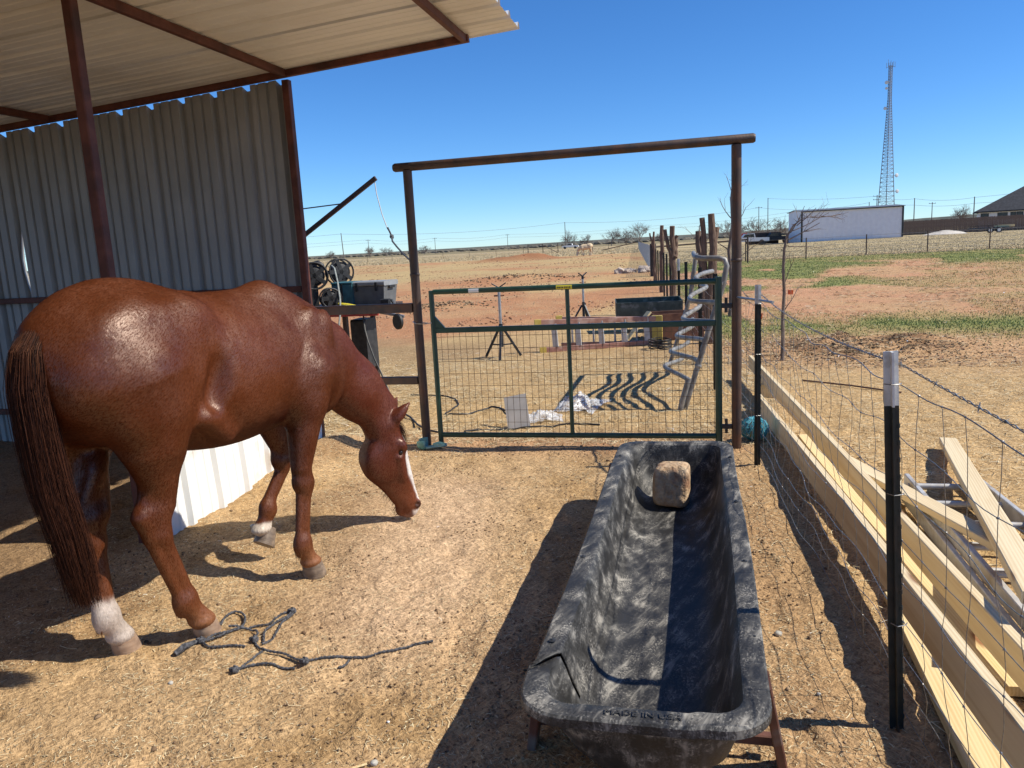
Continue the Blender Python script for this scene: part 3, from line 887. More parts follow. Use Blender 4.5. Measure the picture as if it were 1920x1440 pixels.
for k, (xa, xb, z) in enumerate(((1.205, 1.165, .055), (1.64, 1.68, .055), (1.235, 1.20, .118), (1.60, 1.64, .118))):
    part(MB().beam((xa, 5.05 - .25 * (k > 1), z), (xb, 1.9, z), .028, .075), 'rail', m_alu, ladder, LO)
for i in range(10):
    yy = 4.86 - i * .305; part(MB().tube([(1.19, yy, .055), (1.66, yy, .055)], .016, 10), 'rung', m_alu, ladder, LO, True)
for i in range(9):
    yy = 4.55 - i * .305 + .13; part(MB().tube([(1.21, yy, .118), (1.63, yy, .118)], .016, 10), 'rung', m_alu, ladder, LO, True)

# ------------------------------------------------------------------ blue hay net by the gateway post
m_blue = mat('turquoise_net', (.03, .26, .34), (.10, .42, .50), rough=.7, scale=60, bump=.5)
hn = thing('hay_net', 'crumpled turquoise hay net on the ground behind the right gateway post', 'hay net', (.47, 6.15, .09))
mb = MB(); rn = random.Random(4)
for k in range(120):
    a0 = rn.uniform(0, 2 * PI); tl = rn.uniform(.2, 1.3); path = []
    for t in np.linspace(0, 1, 8):
        th = a0 + t * rn.uniform(.8, 1.6); fi = -PI / 2 + PI * t
        r = .105 * (1 + rn.uniform(-.12, .12))
        path.append((r * math.cos(fi) * math.cos(th), r * math.cos(fi) * math.sin(th) * .9, .09 * math.sin(fi) * (1 + rn.uniform(-.1, .1)) + .01))
    mb.tube(path, .0022, 4)
mb.build('netting', m_blue, hn, kind='stuff')
MB().blob((0, 0, -.005), (.085, .08, .075), 8, .15, 2).build('hay_core', mat('packed_hay', (.30, .33, .22), (.42, .42, .26), rough=.9, scale=40, bump=.5), hn)
# ------------------------------------------------------------------ the grazing horse: one smooth body from blended muscle volumes
import openvdb
class SDF:
    def __init__(self, lo, hi, vs):
        self.vs = vs; self.lo = np.array(lo, np.float32)
        n = np.ceil((np.array(hi) - np.array(lo)) / vs).astype(int) + 1
        self.n = n
        self.ax = [self.lo[i] + np.arange(n[i], dtype=np.float32) * vs for i in range(3)]
        self.D = np.full(tuple(n), .25, np.float32)
    def _sl(self, lo, hi):
        s = []
        for i in range(3):
            a = int(max(0, math.floor((lo[i] - self.lo[i]) / self.vs))); b = int(min(self.n[i], math.ceil((hi[i] - self.lo[i]) / self.vs) + 1))
            if b <= a: return None
            s.append(slice(a, b))
        return tuple(s)
    def _grid(self, s):
        return (self.ax[0][s[0]][:, None, None], self.ax[1][s[1]][None, :, None], self.ax[2][s[2]][None, None, :])
    def _merge(self, s, d, k, sub=False):
        o = self.D[s]
        if sub:
            d = -d
            h = np.maximum(k - np.abs(o - d), 0) / k
            self.D[s] = np.maximum(o, d) + h * h * k * .25
        else:
            h = np.maximum(k - np.abs(o - d), 0) / k
            self.D[s] = np.minimum(o, d) - h * h * k * .25
    def cone(self, A, B, ra, rb, k=.04, sq=(1, 1, 1), sub=False):
        A = np.array(A, np.float32); B = np.array(B, np.float32); sq = np.array(sq, np.float32)
        m = max(ra, rb) + k + .03
        s = self._sl(np.minimum(A, B) - m, np.maximum(A, B) + m)
        if s is None: return
        X, Y, Z = self._grid(s)
        a = A / sq; ab = B / sq - a; l2 = float((ab ** 2).sum()) + 1e-9
        x = X / sq[0] - a[0]; y = Y / sq[1] - a[1]; z = Z / sq[2] - a[2]
        t = np.clip((x * ab[0] + y * ab[1] + z * ab[2]) / l2, 0, 1)
        d = np.sqrt((x - t * ab[0]) ** 2 + (y - t * ab[1]) ** 2 + (z - t * ab[2]) ** 2) - (ra + t * (rb - ra))
        self._merge(s, d * float(sq.min()), k, sub)
    def ell(self, c, r, k=.05, M=None, sub=False):
        c = np.array(c, np.float32); r = np.array(r, np.float32)
        m = float(r.max()) + k + .03
        s = self._sl(c - m, c + m)
        if s is None: return
        X, Y, Z = self._grid(s)
        x, y, z = X - c[0], Y - c[1], Z - c[2]
        if M is not None:      # rows of M are the local axes
            x, y, z = (M[0][0] * x + M[0][1] * y + M[0][2] * z, M[1][0] * x + M[1][1] * y + M[1][2] * z, M[2][0] * x + M[2][1] * y + M[2][2] * z)
        k0 = np.sqrt((x / r[0]) ** 2 + (y / r[1]) ** 2 + (z / r[2]) ** 2) + 1e-6
        k1 = np.sqrt((x / r[0] ** 2) ** 2 + (y / r[1] ** 2) ** 2 + (z / r[2] ** 2) ** 2) + 1e-6
        self._merge(s, k0 * (k0 - 1) / k1, k, sub)
    def mesh(self):
        g = openvdb.FloatGrid(.25); g.copyFromArray(np.ascontiguousarray(self.D))
        pts, quads = g.convertToQuads(isovalue=0.0)
        return np.asarray(pts) * self.vs + self.lo, np.asarray(quads)

def rotm(ax, deg):
    return np.array(Matrix.Rotation(math.radians(deg), 3, ax).transposed())

# head frame (local horse space: a forward, b left, z up)
HP = np.array((1.212, -.215, .650))                 # poll
HM = np.array((1.335, -.262, .035))                  # lip
hax = (HM - HP) / np.linalg.norm(HM - HP)
hang = math.radians(-31)
hn_ = np.array((math.cos(hang), math.sin(hang), 0)); hn_ = hn_ - hn_.dot(hax) * hax; hn_ /= np.linalg.norm(hn_)
hw_ = np.cross(hn_, hax)                            # lateral
def hd(t, s, w):                                    # t down the face, s back from the forehead, w sideways
    return HP + (hax * t - hn_ * s + hw_ * w) * 1.05
HMX = np.stack([hax, hn_, hw_])

S = SDF((-.86, -.46, -.005), (1.52, .46, 1.66), .0075)
Q = (1, 1, 1)
# trunk
S.ell((-.02, 0, 1.115), (.60, .295, .335), .05)
S.ell((.17, 0, 1.035), (.46, .280, .285), .08)
S.ell((.42, 0, 1.10), (.36, .235, .33), .08)
S.ell((.60, 0, 1.02), (.26, .20, .25), .08)
S.cone((-.45, 0, 1.43), (-.05, 0, 1.39), .085, .075, .12)
S.cone((.15, 0, 1.36), (.44, 0, 1.405), .08, .066, .12)
S.cone((.44, 0, 1.405), (.72, -.01, 1.27), .066, .09, .10)
S.ell((-.38, 0, 1.235), (.37, .275, .325), .08)
S.ell((-.55, 0, 1.20), (.22, .225, .27), .08)
S.cone((-.55, .0, 1.42), (-.66, .02, 1.36), .07, .045, .08)
for sgn in (-1, 1):
    S.ell((-.20, sgn * .17, 1.36), (.13, .085, .10), .10)              # hip point
    S.ell((-.44, sgn * .155, 1.20), (.25, .145, .27), .08)             # rump muscle
    S.ell((.52, sgn * .165, 1.08), (.13, .075, .29), .05, rotm('Y', 24)) # shoulder blade
    S.cone((.60, sgn * .165, 1.00), (.42, sgn * .175, .98), .11, .10, .06) # upper arm
# hind legs
def hind(b0, stifle, hock, fet, hoof, sg):
    sx, sb, sz = stifle; hx, hb, hz_ = hock; fx, fb, fz = fet; ox, ob_, oz = hoof
    S.cone((-.44, b0, 1.15), (sx - .01, sb * .95, sz + .02), .205, .128, .06)
    S.cone((-.58, b0 * .8, 1.16), (hx + .06, (sb * .75 + hb * .25), sz - .06), .155, .080, .06)
    S.ell((sx, sb, sz), (.098, .085, .12), .04)
    S.cone((sx - .05, sb, sz - .05), (hx + .05, hb, hz_ + .06), .112, .052, .05, (1, .85, 1))
    S.cone((hx + .075, hb + sg * .025, hz_ + .26), (hx + .035, hb + sg * .012, hz_ + .09), .060, .042, .04)
    S.cone((hx - .01 + .06, hb, hz_ + .23), (hx - .062, hb, hz_ + .03), .046, .031, .03)
    S.cone((hx - .060, hb, hz_ + .035), (hx - .036, hb, hz_ - .06), .034, .029, .03)
    S.cone((hx + .01, hb, hz_ + .04), (hx + .012, hb, hz_ - .06), .062, .050, .03, (1, .9, 1))
    c0 = np.array((hx + .012, hb, hz_ - .07)); c1 = np.array((fx + .008, fb, fz + .03))
    S.cone(c0, c1, .040, .033, .03)
    S.cone(c0 + (-.044, 0, 0), c1 + (-.036, 0, 0), .026, .024, .012)
    S.ell((fx, fb, fz), (.053, .046, .053), .03)
    S.cone((fx - .03, fb, fz - .01), (fx - .038, fb, fz - .05), .020, .012, .03)
    S.cone((fx + .006, fb, fz - .02), (ox - .01, ob_, oz + .075), .041, .048, .03)
    S.ell((ox - .012, ob_, oz + .075), (.056, .052, .022), .02)
hind(-.145, (-.385, -.180, .925), (-.432, -.150, .570), (-.350, -.165, .185), (-.285, -.185, .0), -1)
hind(.150, (-.42, .205, .925), (-.575, .065, .560), (-.575, .038, .185), (-.515, .042, .0), 1)
# fore legs
def fore(el, kn, fet, hoof, sg, hs=.0):
    S.cone((el[0] + .07, el[1], el[2] + .10), (el[0] + .02, el[1] + sg * .01, el[2] - .04), .135, .110, .06)
    S.cone((el[0] - .035, el[1], el[2] + .03), (el[0] - .02, el[1], el[2] - .07), .07, .055, .05)
    S.cone((el[0] + .02, el[1] + sg * .012, el[2] - .03), (kn[0] - .003, kn[1], kn[2] + .09), .106, .051, .04)
    S.ell((kn[0] + .006, kn[1], kn[2] + .015), (.054, .053, .070), .03)
    S.ell((kn[0] - .035, kn[1], kn[2] + .02), (.022, .028, .04), .03)
    c0 = np.array((kn[0], kn[1], kn[2] - .05)); c1 = np.array((fet[0] + .008, fet[1], fet[2] + .03))
    S.cone(c0, c1, .034, .030, .03)
    S.cone(c0 + (-.033, 0, 0), c1 + (-.030, 0, 0), .020, .020, .012)
    S.ell(fet, (.048, .042, .050), .03)
    S.cone((fet[0] - .028, fet[1], fet[2] - .01), (fet[0] - .036, fet[1], fet[2] - .05), .019, .011, .03)
    S.cone((fet[0] + .005, fet[1], fet[2] - .02), (hoof[0] - .01, hoof[1], hoof[2] + .078), .033, .043, .03)
    S.ell((hoof[0] - .010, hoof[1], hoof[2] + .078), (.055, .051, .02), .02)
fore((.455, -.180, .92), (.388, -.205, .475), (.335, -.212, .185), (.385, -.215, .0), -1)
fore((.52, .165, .92), (.615, .145, .505), (.50, .165, .275), (.455, .175, .10), 1)
for sgn in (-1, 1):      # crisp outer muscles: thigh, croup, triceps, forearm head
    S.ell((-.43, sgn * .205, 1.10), (.205, .122, .26), .020, rotm('Y', -14))
    S.ell((-.30, sgn * .185, 1.27), (.16, .09, .12), .05, rotm('Y', 25))
    S.ell((.46, sgn * .195, 1.03), (.118, .088, .20), .018, rotm('Y', 28))
    S.ell((.60, sgn * .165, 1.14), (.10, .080, .22), .022, rotm('Y', 32))
    S.ell((-.150, sgn * .335, 1.07), (.062, .105, .21), .045, rotm('Y', 18), sub=True)
    S.cone((-.20, sgn * .255, .95), (-.06, sgn * .20, .84), .030, .024, .08)     # flank hollow
# grooves: in front of the thigh, behind the elbow, along the haunch
# neck
SQ = (1, .72, 1)
S.cone((.52, 0, 1.17), (.80, -.03, 1.045), .255, .205, .06, SQ)
for sgn in (-1, 1):
    S.ell((.645, sgn * .130, .99), (.185, .122, .215), .05)
S.cone((.80, -.03, 1.045), (1.01, -.09, .85), .215, .165, .06, SQ)
S.cone((1.01, -.09, .85), (1.14, -.145, .68), .165, .13, .05, SQ)
S.cone((1.0, -.07, .98), (1.17, -.15, .73), .060, .055, .06)
# head
S.ell(hd(.10, .085, 0), (.12, .085, .085), .05, HMX)
S.ell(hd(.03, .11, 0), (.08, .085, .07), .06, HMX)
S.ell(hd(.20, .155, 0), (.135, .115, .078), .04, HMX)
for w in (-.055, .055):
    S.ell(hd(.205, .165, w), (.115, .095, .030), .06, HMX)
S.cone(hd(.17, .060, 0), hd(.46, .050, 0), .068, .047, .05)
S.cone(hd(.28, .10, 0), hd(.50, .085, 0), .062, .046, .05)
S.cone(hd(.26, .195, 0), hd(.47, .125, 0), .055, .034, .05)
S.ell(hd(.53, .062, 0), (.072, .062, .056), .04, HMX)
S.ell(hd(.575, .075, 0), (.038, .046, .042), .03, HMX)
S.ell(hd(.545, .125, 0), (.040, .030, .034), .02, HMX)
for w in (-1, 1):
    S.ell(hd(.155, .038, w * .077), (.040, .026, .018), .03, HMX)       # brow
    S.cone(hd(.21, .075, w * .082), hd(.34, .078, w * .058), .016, .010, .03)   # cheek ridge
    S.ell(hd(.182, .060, w * .097), (.019, .018, .016), .012, HMX, sub=True)
    S.ell(hd(.535, .028, w * .046), (.020, .020, .018), .025, HMX)      # nostril rim
    S.cone(hd(.535, .024, w * .062), hd(.525, .040, w * .055), .011, .007, .010, sub=True)
S.cone(hd(.60, .108, -.05), hd(.53, .118, -.062), .003, .004, .008, sub=True)   # mouth line
S.cone(hd(.60, .108, .05), hd(.53, .118, .062), .003, .004, .008, sub=True)
# ears, pricked forward
for w in (-1, 1):
    upv = np.array((0, 0, 1.0))
    e0 = hd(.02, .06, w * .055); ed = hn_ * .72 + upv * .62 + hw_ * w * .18; ed /= np.linalg.norm(ed)
    S.cone(e0, e0 + ed * .07, .030, .037, .03)
    S.cone(e0 + ed * .06, e0 + ed * .115, .038, .026, .02)
    S.cone(e0 + ed * .105, e0 + ed * .175, .027, .004, .02)
    fr = hn_ * .62 - upv * .72 + hw_ * w * .35; fr /= np.linalg.norm(fr)
    S.cone(e0 + ed * .055 + fr * .030, e0 + ed * .150 + fr * .014, .024, .005, .008, sub=True)
HV, HF = S.mesh()
# light smoothing
for it in range(2):
    acc = np.zeros_like(HV); cnt = np.zeros(len(HV))
    for q in range(4):
        i0 = HF[:, q]; i1 = HF[:, (q + 1) % 4]
        np.add.at(acc, i0, HV[i1]); np.add.at(cnt, i0, 1)
        np.add.at(acc, i1, HV[i0]); np.add.at(cnt, i1, 1)
    HV = HV * .4 + acc / cnt[:, None] * .6

def coat_material(name, base, dark, light, rough=.36):
    m, nt, b = nt_new(name); N = nt.nodes; L = nt.links
    at = N.new('ShaderNodeAttribute'); at.attribute_name = 'coat'
    tc = N.new('ShaderNodeTexCoord')
    mp = N.new('ShaderNodeMapping'); mp.inputs['Scale'].default_value = (1, 1, .35); L.new(tc.outputs['Object'], mp.inputs[0])
    n1 = N.new('ShaderNodeTexNoise'); n1.inputs['Scale'].default_value = 130; n1.inputs['Detail'].default_value = 5; n1.inputs['Distortion'].default_value = .4
    L.new(mp.outputs[0], n1.inputs['Vector'])
    n2 = N.new('ShaderNodeTexNoise'); n2.inputs['Scale'].default_value = 7; n2.inputs['Detail'].default_value = 4; L.new(tc.outputs['Object'], n2.inputs['Vector'])
    r1 = N.new('ShaderNodeValToRGB'); r1.color_ramp.elements[0].position = .3; r1.color_ramp.elements[1].position = .7
    r1.color_ramp.elements[0].color = (.86, .85, .84, 1); r1.color_ramp.elements[1].color = (1.12, 1.13, 1.14, 1); L.new(n1.outputs[0], r1.inputs[0])
    r2 = N.new('ShaderNodeValToRGB'); r2.color_ramp.elements[0].position = .3; r2.color_ramp.elements[1].position = .7
    r2.color_ramp.elements[0].color = (.85, .82, .80, 1); r2.color_ramp.elements[1].color = (1.12, 1.15, 1.18, 1); L.new(n2.outputs[0], r2.inputs[0])
    x1 = N.new('ShaderNodeMix'); x1.data_type = 'RGBA'; x1.blend_type = 'MULTIPLY'; x1.inputs[0].default_value = 1
    L.new(at.outputs['Color'], x1.inputs[6]); L.new(r1.outputs[0], x1.inputs[7])
    x2 = N.new('ShaderNodeMix'); x2.data_type = 'RGBA'; x2.blend_type = 'MULTIPLY'; x2.inputs[0].default_value = 1
    L.new(x1.outputs[2], x2.inputs[6]); L.new(r2.outputs[0], x2.inputs[7])
    L.new(x2.outputs[2], b.inputs['Base Color'])
    mr = N.new('ShaderNodeMapRange'); mr.inputs[1].default_value = .3; mr.inputs[2].default_value = .7; mr.inputs[3].default_value = rough - .10; mr.inputs[4].default_value = rough + .16
    L.new(n2.outputs[0], mr.inputs[0]); L.new(mr.outputs[0], b.inputs['Roughness'])
    b.inputs['Specular IOR Level'].default_value = 0.0
    gl = N.new('ShaderNodeBsdfAnisotropic'); gl.inputs['Color'].default_value = (.066, .054, .047, 1)       # hair gloss without glancing glare
    L.new(mr.outputs[0], gl.inputs['Roughness'])
    ads = N.new('ShaderNodeAddShader'); L.new(b.outputs[0], ads.inputs[0]); L.new(gl.outputs[0], ads.inputs[1])
    L.new(ads.outputs[0], N['Material Output'].inputs['Surface'])
    b.inputs['Sheen Weight'].default_value = 0.0; b.inputs['Sheen Roughness'].default_value = .35; b.inputs['Sheen Tint'].default_value = (1, .75, .6, 1)
    bp = N.new('ShaderNodeBump'); bp.inputs['Strength'].default_value = .24; bp.inputs['Distance'].default_value = .003
    L.new(n1.outputs[0], bp.inputs['Height'])
    n4 = N.new('ShaderNodeTexNoise'); n4.inputs['Scale'].default_value = 14; n4.inputs['Detail'].default_value = 6; L.new(tc.outputs['Object'], n4.inputs['Vector'])
    bp2 = N.new('ShaderNodeBump'); bp2.inputs['Strength'].default_value = .38; bp2.inputs['Distance'].default_value = .016
    L.new(n4.outputs[0], bp2.inputs['Height']); L.new(bp.outputs[0], bp2.inputs['Normal'])
    L.new(bp2.outputs[0], b.inputs['Normal']); L.new(bp2.outputs[0], gl.inputs['Normal'])
    return m

def coat_colors(V, palomino=False):
    a, bb, z = V[:, 0], V[:, 1], V[:, 2]
    n = fbm(a * 9 + z * 5, bb * 9 + z * 7, 5, 3) - .5
    base = np.array((.080, .0190, .0050)); 
    col = np.tile(base[None], (len(V), 1))
    if palomino:
        col = np.tile(np.array((.62, .48, .30))[None], (len(V), 1))
        return mix3(col, (.75, .68, .55), sstep(.5, .2, z) * .5)
    # belly shade put into the coat colour; darker up the neck, paler flank and lower legs
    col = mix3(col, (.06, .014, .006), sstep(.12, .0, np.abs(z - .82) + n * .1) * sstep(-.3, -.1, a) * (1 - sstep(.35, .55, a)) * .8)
    col = mix3(col, (.105, .023, .011), sstep(.72, .95, a) * .75)
    col = mix3(col, (.135, .034, .009), sstep(.12, .0, np.hypot(a + .05, z - 1.12) - .25) * .35)
    col = mix3(col, (.130, .038, .012), sstep(.60, .28, z + n * .12) * (1 - sstep(.85, .95, a)) * .8)
    col = mix3(col, (.27, .115, .05), sstep(.20, .08, z + n * .08) * (1 - sstep(.85, .95, a)) * .75)
    # sock on the near-left hind foot, narrow coronet band on the raised fore foot
    d = np.hypot(a + .555, bb - .045)
    col = mix3(col, (.46, .385, .325), sstep(.262, .215, z + n * .14) * sstep(.16, .13, d))
    d = np.hypot(a - .465, bb - .17)
    col = mix3(col, (.55, .47, .38), sstep(.212, .195, z + n * .06) * sstep(.12, .09, d))
    # face: blaze down the nose, grey muzzle
    P = (V - HP[None]) / 1.05; t = P @ hax; s = -(P @ hn_); w = P @ hw_
    head = sstep(.80, .95, a) * sstep(.0, .05, t)
    col = mix3(col, (.17, .047, .017), head * sstep(.30, .48, t) * .7)
    bl = sstep(.034, .024, np.abs(w + .020) + .010 * np.sin(t * 17) + n * .02) * sstep(.10, .13, t) * sstep(.085, .06, s) * head
    bl = np.maximum(bl, sstep(.060, .048, np.abs(w - .01) + n * .03) * sstep(.46, .50, t) * sstep(.075, .055, s) * head)
    col = mix3(col, (.70, .64, .58), bl)
    col = mix3(col, (.30, .19, .15), head * sstep(.555, .60, t) * sstep(.05, .09, s) * .7)
    col = mix3(col, (.02, .012, .01), head * sstep(.030, .020, np.hypot(t - .535, s - .028)) * sstep(.045, .055, np.abs(w)) * .8)
    return col

HEAD = math.radians(76.7)
horse = thing('chestnut_horse', 'glossy chestnut horse grazing with lowered head beside the shed', 'horse', (-2.2, 3.05, 0), HEAD)
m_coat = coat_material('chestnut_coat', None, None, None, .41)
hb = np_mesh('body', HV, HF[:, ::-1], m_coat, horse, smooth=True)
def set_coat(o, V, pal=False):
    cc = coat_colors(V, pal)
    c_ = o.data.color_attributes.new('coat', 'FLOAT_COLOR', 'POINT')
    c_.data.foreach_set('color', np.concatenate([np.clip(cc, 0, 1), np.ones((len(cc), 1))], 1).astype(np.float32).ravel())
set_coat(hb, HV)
# make sure the faces look outwards
me = hb.data; bmx = bmesh.new(); bmx.from_mesh(me); bmesh.ops.recalc_face_normals(bmx, faces=bmx.faces); bmx.to_mesh(me); bmx.free()

m_hoof = mat('horn', (.13, .095, .07), (.24, .18, .13), rough=.55, scale=14, stretch=(1, 1, 4), bump=.25, c3=(.32, .24, .17), s3=18)
m_hoof_p = mat('pale_horn', (.26, .165, .105), (.38, .26, .175), rough=.6, scale=14, stretch=(1, 1, 4), bump=.25, c3=(.20, .13, .09), s3=18)
def hoof(c, tilt=0, m=m_hoof):
    rings = []
    for z, sc, sh in ((-.012, .062, 0), (.0, .063, 0), (.03, .0585, -.006), (.06, .054, -.012), (.085, .050, -.018)):
        rings.append([(sh + sc * math.cos(t) * (1.08 if math.cos(t) > 0 else .80), sc * .92 * math.sin(t), z * (1 if math.cos(t) > -.3 or z < .03 else .72)) for t in np.linspace(0, 2 * PI, 20, endpoint=False)])
    o = MB().loft(rings).build('hoof', m, horse, smooth=True)
    o.location = c; o.rotation_euler = (0, math.radians(tilt), 0)
    return o
hoof((-.280, -.185, .004), 0, m_hoof_p); hoof((-.510, .042, .004), 0, m_hoof_p); hoof((.390, -.215, .004))
hoof((.452, .175, .098), 38)
# eyes
m_eye = mat('dark_eye', (.010, .006, .004), (.03, .015, .008), rough=.08, scale=30)
for w in (-1, 1):
    c = hd(.182, .062, w * .080)
    MB().blob(tuple(c), .0165, 1, 0, 3).build('eye', m_eye, horse, smooth='all')

# short coat: small slivers lying along the lie of the hair
def coat_hair(V, F_, n, seed):
    r = np.random.RandomState(seed)
    a_, b_, c_, d_ = (V[F_[:, q]] for q in range(4))
    nr = np.cross(c_ - a_, d_ - b_); ar = np.linalg.norm(nr, axis=1); nr /= ar[:, None] + 1e-12
    ix = r.choice(len(F_), n, p=ar / ar.sum())
    u, v = r.uniform(0, 1, (2, n, 1))
    P = (a_[ix] * (1 - u) + b_[ix] * u) * (1 - v) + (d_[ix] * (1 - u) + c_[ix] * u) * v
    N_ = nr[ix]
    cen = np.array((.0, 0, 1.05)); s_ = np.sign(np.median(((V[F_[:, 0]] - cen) * nr).sum(1))); N_ = N_ * s_
    fl = np.tile(np.array((-.75, 0, -.55)), (n, 1))
    leg = sstep(.85, .6, P[:, 2])[:, None] * (1 - sstep(.9, 1.0, P[:, 0]))[:, None]
    fl = fl * (1 - leg) + np.array((0, 0, -1.0)) * leg
    hh_ = sstep(1.0, 1.12, P[:, 0])[:, None]; fl = fl * (1 - hh_) + (hax - hn_ * .25) * hh_
    fl = fl + r.normal(0, .16, (n, 3))
    fl -= (fl * N_).sum(1, keepdims=True) * N_; fl /= np.linalg.norm(fl, axis=1, keepdims=True) + 1e-9
    sd_ = np.cross(fl, N_)
    L_ = r.uniform(.006, .013, (n, 1)); W_ = r.uniform(.0007, .0013, (n, 1)); tw = r.normal(0, .2, (n, 1))
    p0 = P + N_ * .0003
    A_ = p0 - sd_ * W_ - N_ * W_ * tw * .4; B_ = p0 + sd_ * W_ + N_ * W_ * tw * .4; T_ = p0 + fl * L_ + N_ * L_ * r.uniform(.03, .13, (n, 1))
    VV = np.stack([A_, B_, T_], 1).reshape(-1, 3)
    m, nt, b = nt_new('coat_hair'); at = nt.nodes.new('ShaderNodeAttribute'); at.attribute_name = 'coat'
    nt.links.new(at.outputs['Color'], b.inputs['Base Color']); b.inputs['Roughness'].default_value = .5; b.inputs['Specular IOR Level'].default_value = .12
    o = np_mesh('coat_hair', VV, np.arange(n * 3).reshape(-1, 3), m, horse, kind='stuff', nper=3)
    cc = coat_colors(P) * np.clip(r.normal(1.0, .18, (n, 1)), .6, 1.6)
    cc = np.repeat(np.clip(cc, 0, 1), 3, 0)
    q_ = o.data.color_attributes.new('coat', 'FLOAT_COLOR', 'POINT')
    q_.data.foreach_set('color', np.concatenate([cc, np.ones((len(cc), 1))], 1).astype(np.float32).ravel())
coat_hair(HV, HF, 170000, 4)
# hair: tapered strands
def strand_mesh(paths, r0, r1, name, m, parent):
    """paths: (n, k, 3) array of strand points -> three-sided tapered tubes"""
    Pn = np.asarray(paths, np.float32); n, k, _ = Pn.shape
    T = np.gradient(Pn, axis=1); T /= np.linalg.norm(T, axis=2, keepdims=True) + 1e-9
    up = np.zeros_like(T); up[..., 0] = 1; up[..., 1] = .3
    Sd = np.cross(T, up); Sd /= np.linalg.norm(Sd, axis=2, keepdims=True) + 1e-9
    U = np.cross(Sd, T)
    rr = np.linspace(1, 0, k)[None, :, None] ** .7 * (np.asarray(r0).reshape(-1, 1, 1) - r1) + r1
    V = np.stack([Pn + rr * (Sd * math.cos(2 * PI * q / 3) + U * math.sin(2 * PI * q / 3)) for q in range(3)], 2)   # n,k,3,3
    V = V.reshape(-1, 3)
    i = np.arange(n)[:, None, None] * k * 3; j = np.arange(k - 1)[None, :, None] * 3; q = np.arange(3)[None, None, :]
    a = i + j + q; b = i + j + (q + 1) % 3
    Fq = np.stack([a, b, b + 3, a + 3], -1).reshape(-1, 4)
    return np_mesh(name, V, Fq, m, parent, smooth=True, kind='stuff')
def hair_material(name, ca_, cb_, cc_):
    m, nt, b = nt_new(name); N = nt.nodes; L = nt.links
    g = N.new('ShaderNodeNewGeometry')
    rp = N.new('ShaderNodeValToRGB'); e = rp.color_ramp.elements
    e[0].position = 0; e[0].color = (*ca_, 1); e[1].position = 1; e[1].color = (*cc_, 1); q = e.new(.55); q.color = (*cb_, 1)
    L.new(g.outputs['Random Per Island'], rp.inputs[0]); L.new(rp.outputs[0], b.inputs['Base Color'])
    b.inputs['Roughness'].default_value = .5; b.inputs['Specular IOR Level'].default_value = .12
    return m
rs = np.random.RandomState(3)
def tail():
    n, k = 4200, 14
    # centre line in local space: dock, then hanging, drifting forward at the tip
    cl = np.array([(-.590, .015, 1.445), (-.685, .0, 1.40), (-.750, -.018, 1.32), (-.780, -.030, 1.18), (-.783, -.042, 1.0), (-.775, -.055, .80), (-.755, -.078, .62), (-.745, -.092, .46), (-.738, -.098, .34)])
    tt = np.linspace(0, 1, len(cl))
    out = np.zeros((n, k, 3))
    u = np.linspace(0, 1, k)
    th = rs.uniform(0, 2 * PI, n); rad = np.sqrt(rs.uniform(0, 1, n))
    length = np.clip(rs.normal(.80, .17, n), .3, 1.0)
    start = rs.uniform(0, .16, n) * (rs.uniform(0, 1, n) < .6)
    locks = rs.randint(0, 26, n); lo_ = rs.normal(0, 1, (26, 2)); lp_ = rs.uniform(0, 6, 26)
    for i in range(n):
        v = start[i] + u * (length[i] - start[i])
        base = np.stack([np.interp(v, tt, cl[:, q]) for q in range(3)], 1)
        wid = np.interp(v, [0, .12, .35, .6, .85, 1.0], [.012, .052, .078, .074, .060, .040])
        lk = locks[i]
        ox = rad[i] * math.cos(th[i]) * wid * .75 + lo_[lk, 0] * .014 * v * 1.2
        oy = rad[i] * math.sin(th[i]) * wid * 1.0 + lo_[lk, 1] * .022 * v * 1.2
        wave = .007 * np.sin(v * 9 + lp_[lk]) * v * 2
        base[:, 0] += ox + wave; base[:, 1] += oy + wave * .6
        base[:, 2] += rs.normal(0, .004)
        out[i] = base
    return out, rs.uniform(.0004, .00095, n)
m_tail = hair_material('tail_hair', (.010, .005, .004), (.036, .012, .007), (.095, .034, .017))
tp, tr = tail()
strand_mesh(tp, tr, .0004, 'tail', m_tail, horse)
# shorter, paler hair over the dock and down the outside of the tail
n, k = 700, 10
fl = np.zeros((n, k, 3)); u = np.linspace(0, 1, k)
tcl = np.array([(-.590, .015, 1.445), (-.685, .0, 1.40), (-.750, -.018, 1.32), (-.780, -.030, 1.18), (-.783, -.042, 1.0)]); tct = np.linspace(0, 1, 5)
for i in range(n):
    s0 = rs.uniform(0, .22); v = s0 + u * rs.uniform(.25, .7)
    v = np.clip(v, 0, 1)
    base = np.stack([np.interp(v, tct, tcl[:, q]) for q in range(3)], 1)
    an = rs.uniform(0, 2 * PI); wd_ = np.interp(v, [0, .25, .6, 1], [.012, .052, .078, .082]) * rs.uniform(.85, 1.06)
    base[:, 0] += np.cos(an) * wd_ * .75; base[:, 1] += np.sin(an) * wd_
    fl[i] = base
strand_mesh(fl, rs.uniform(.0006, .0011, n), .0003, 'tail_cover', hair_material('dock_hair', (.025, .009, .005), (.075, .024, .011), (.19, .078, .034)), horse)
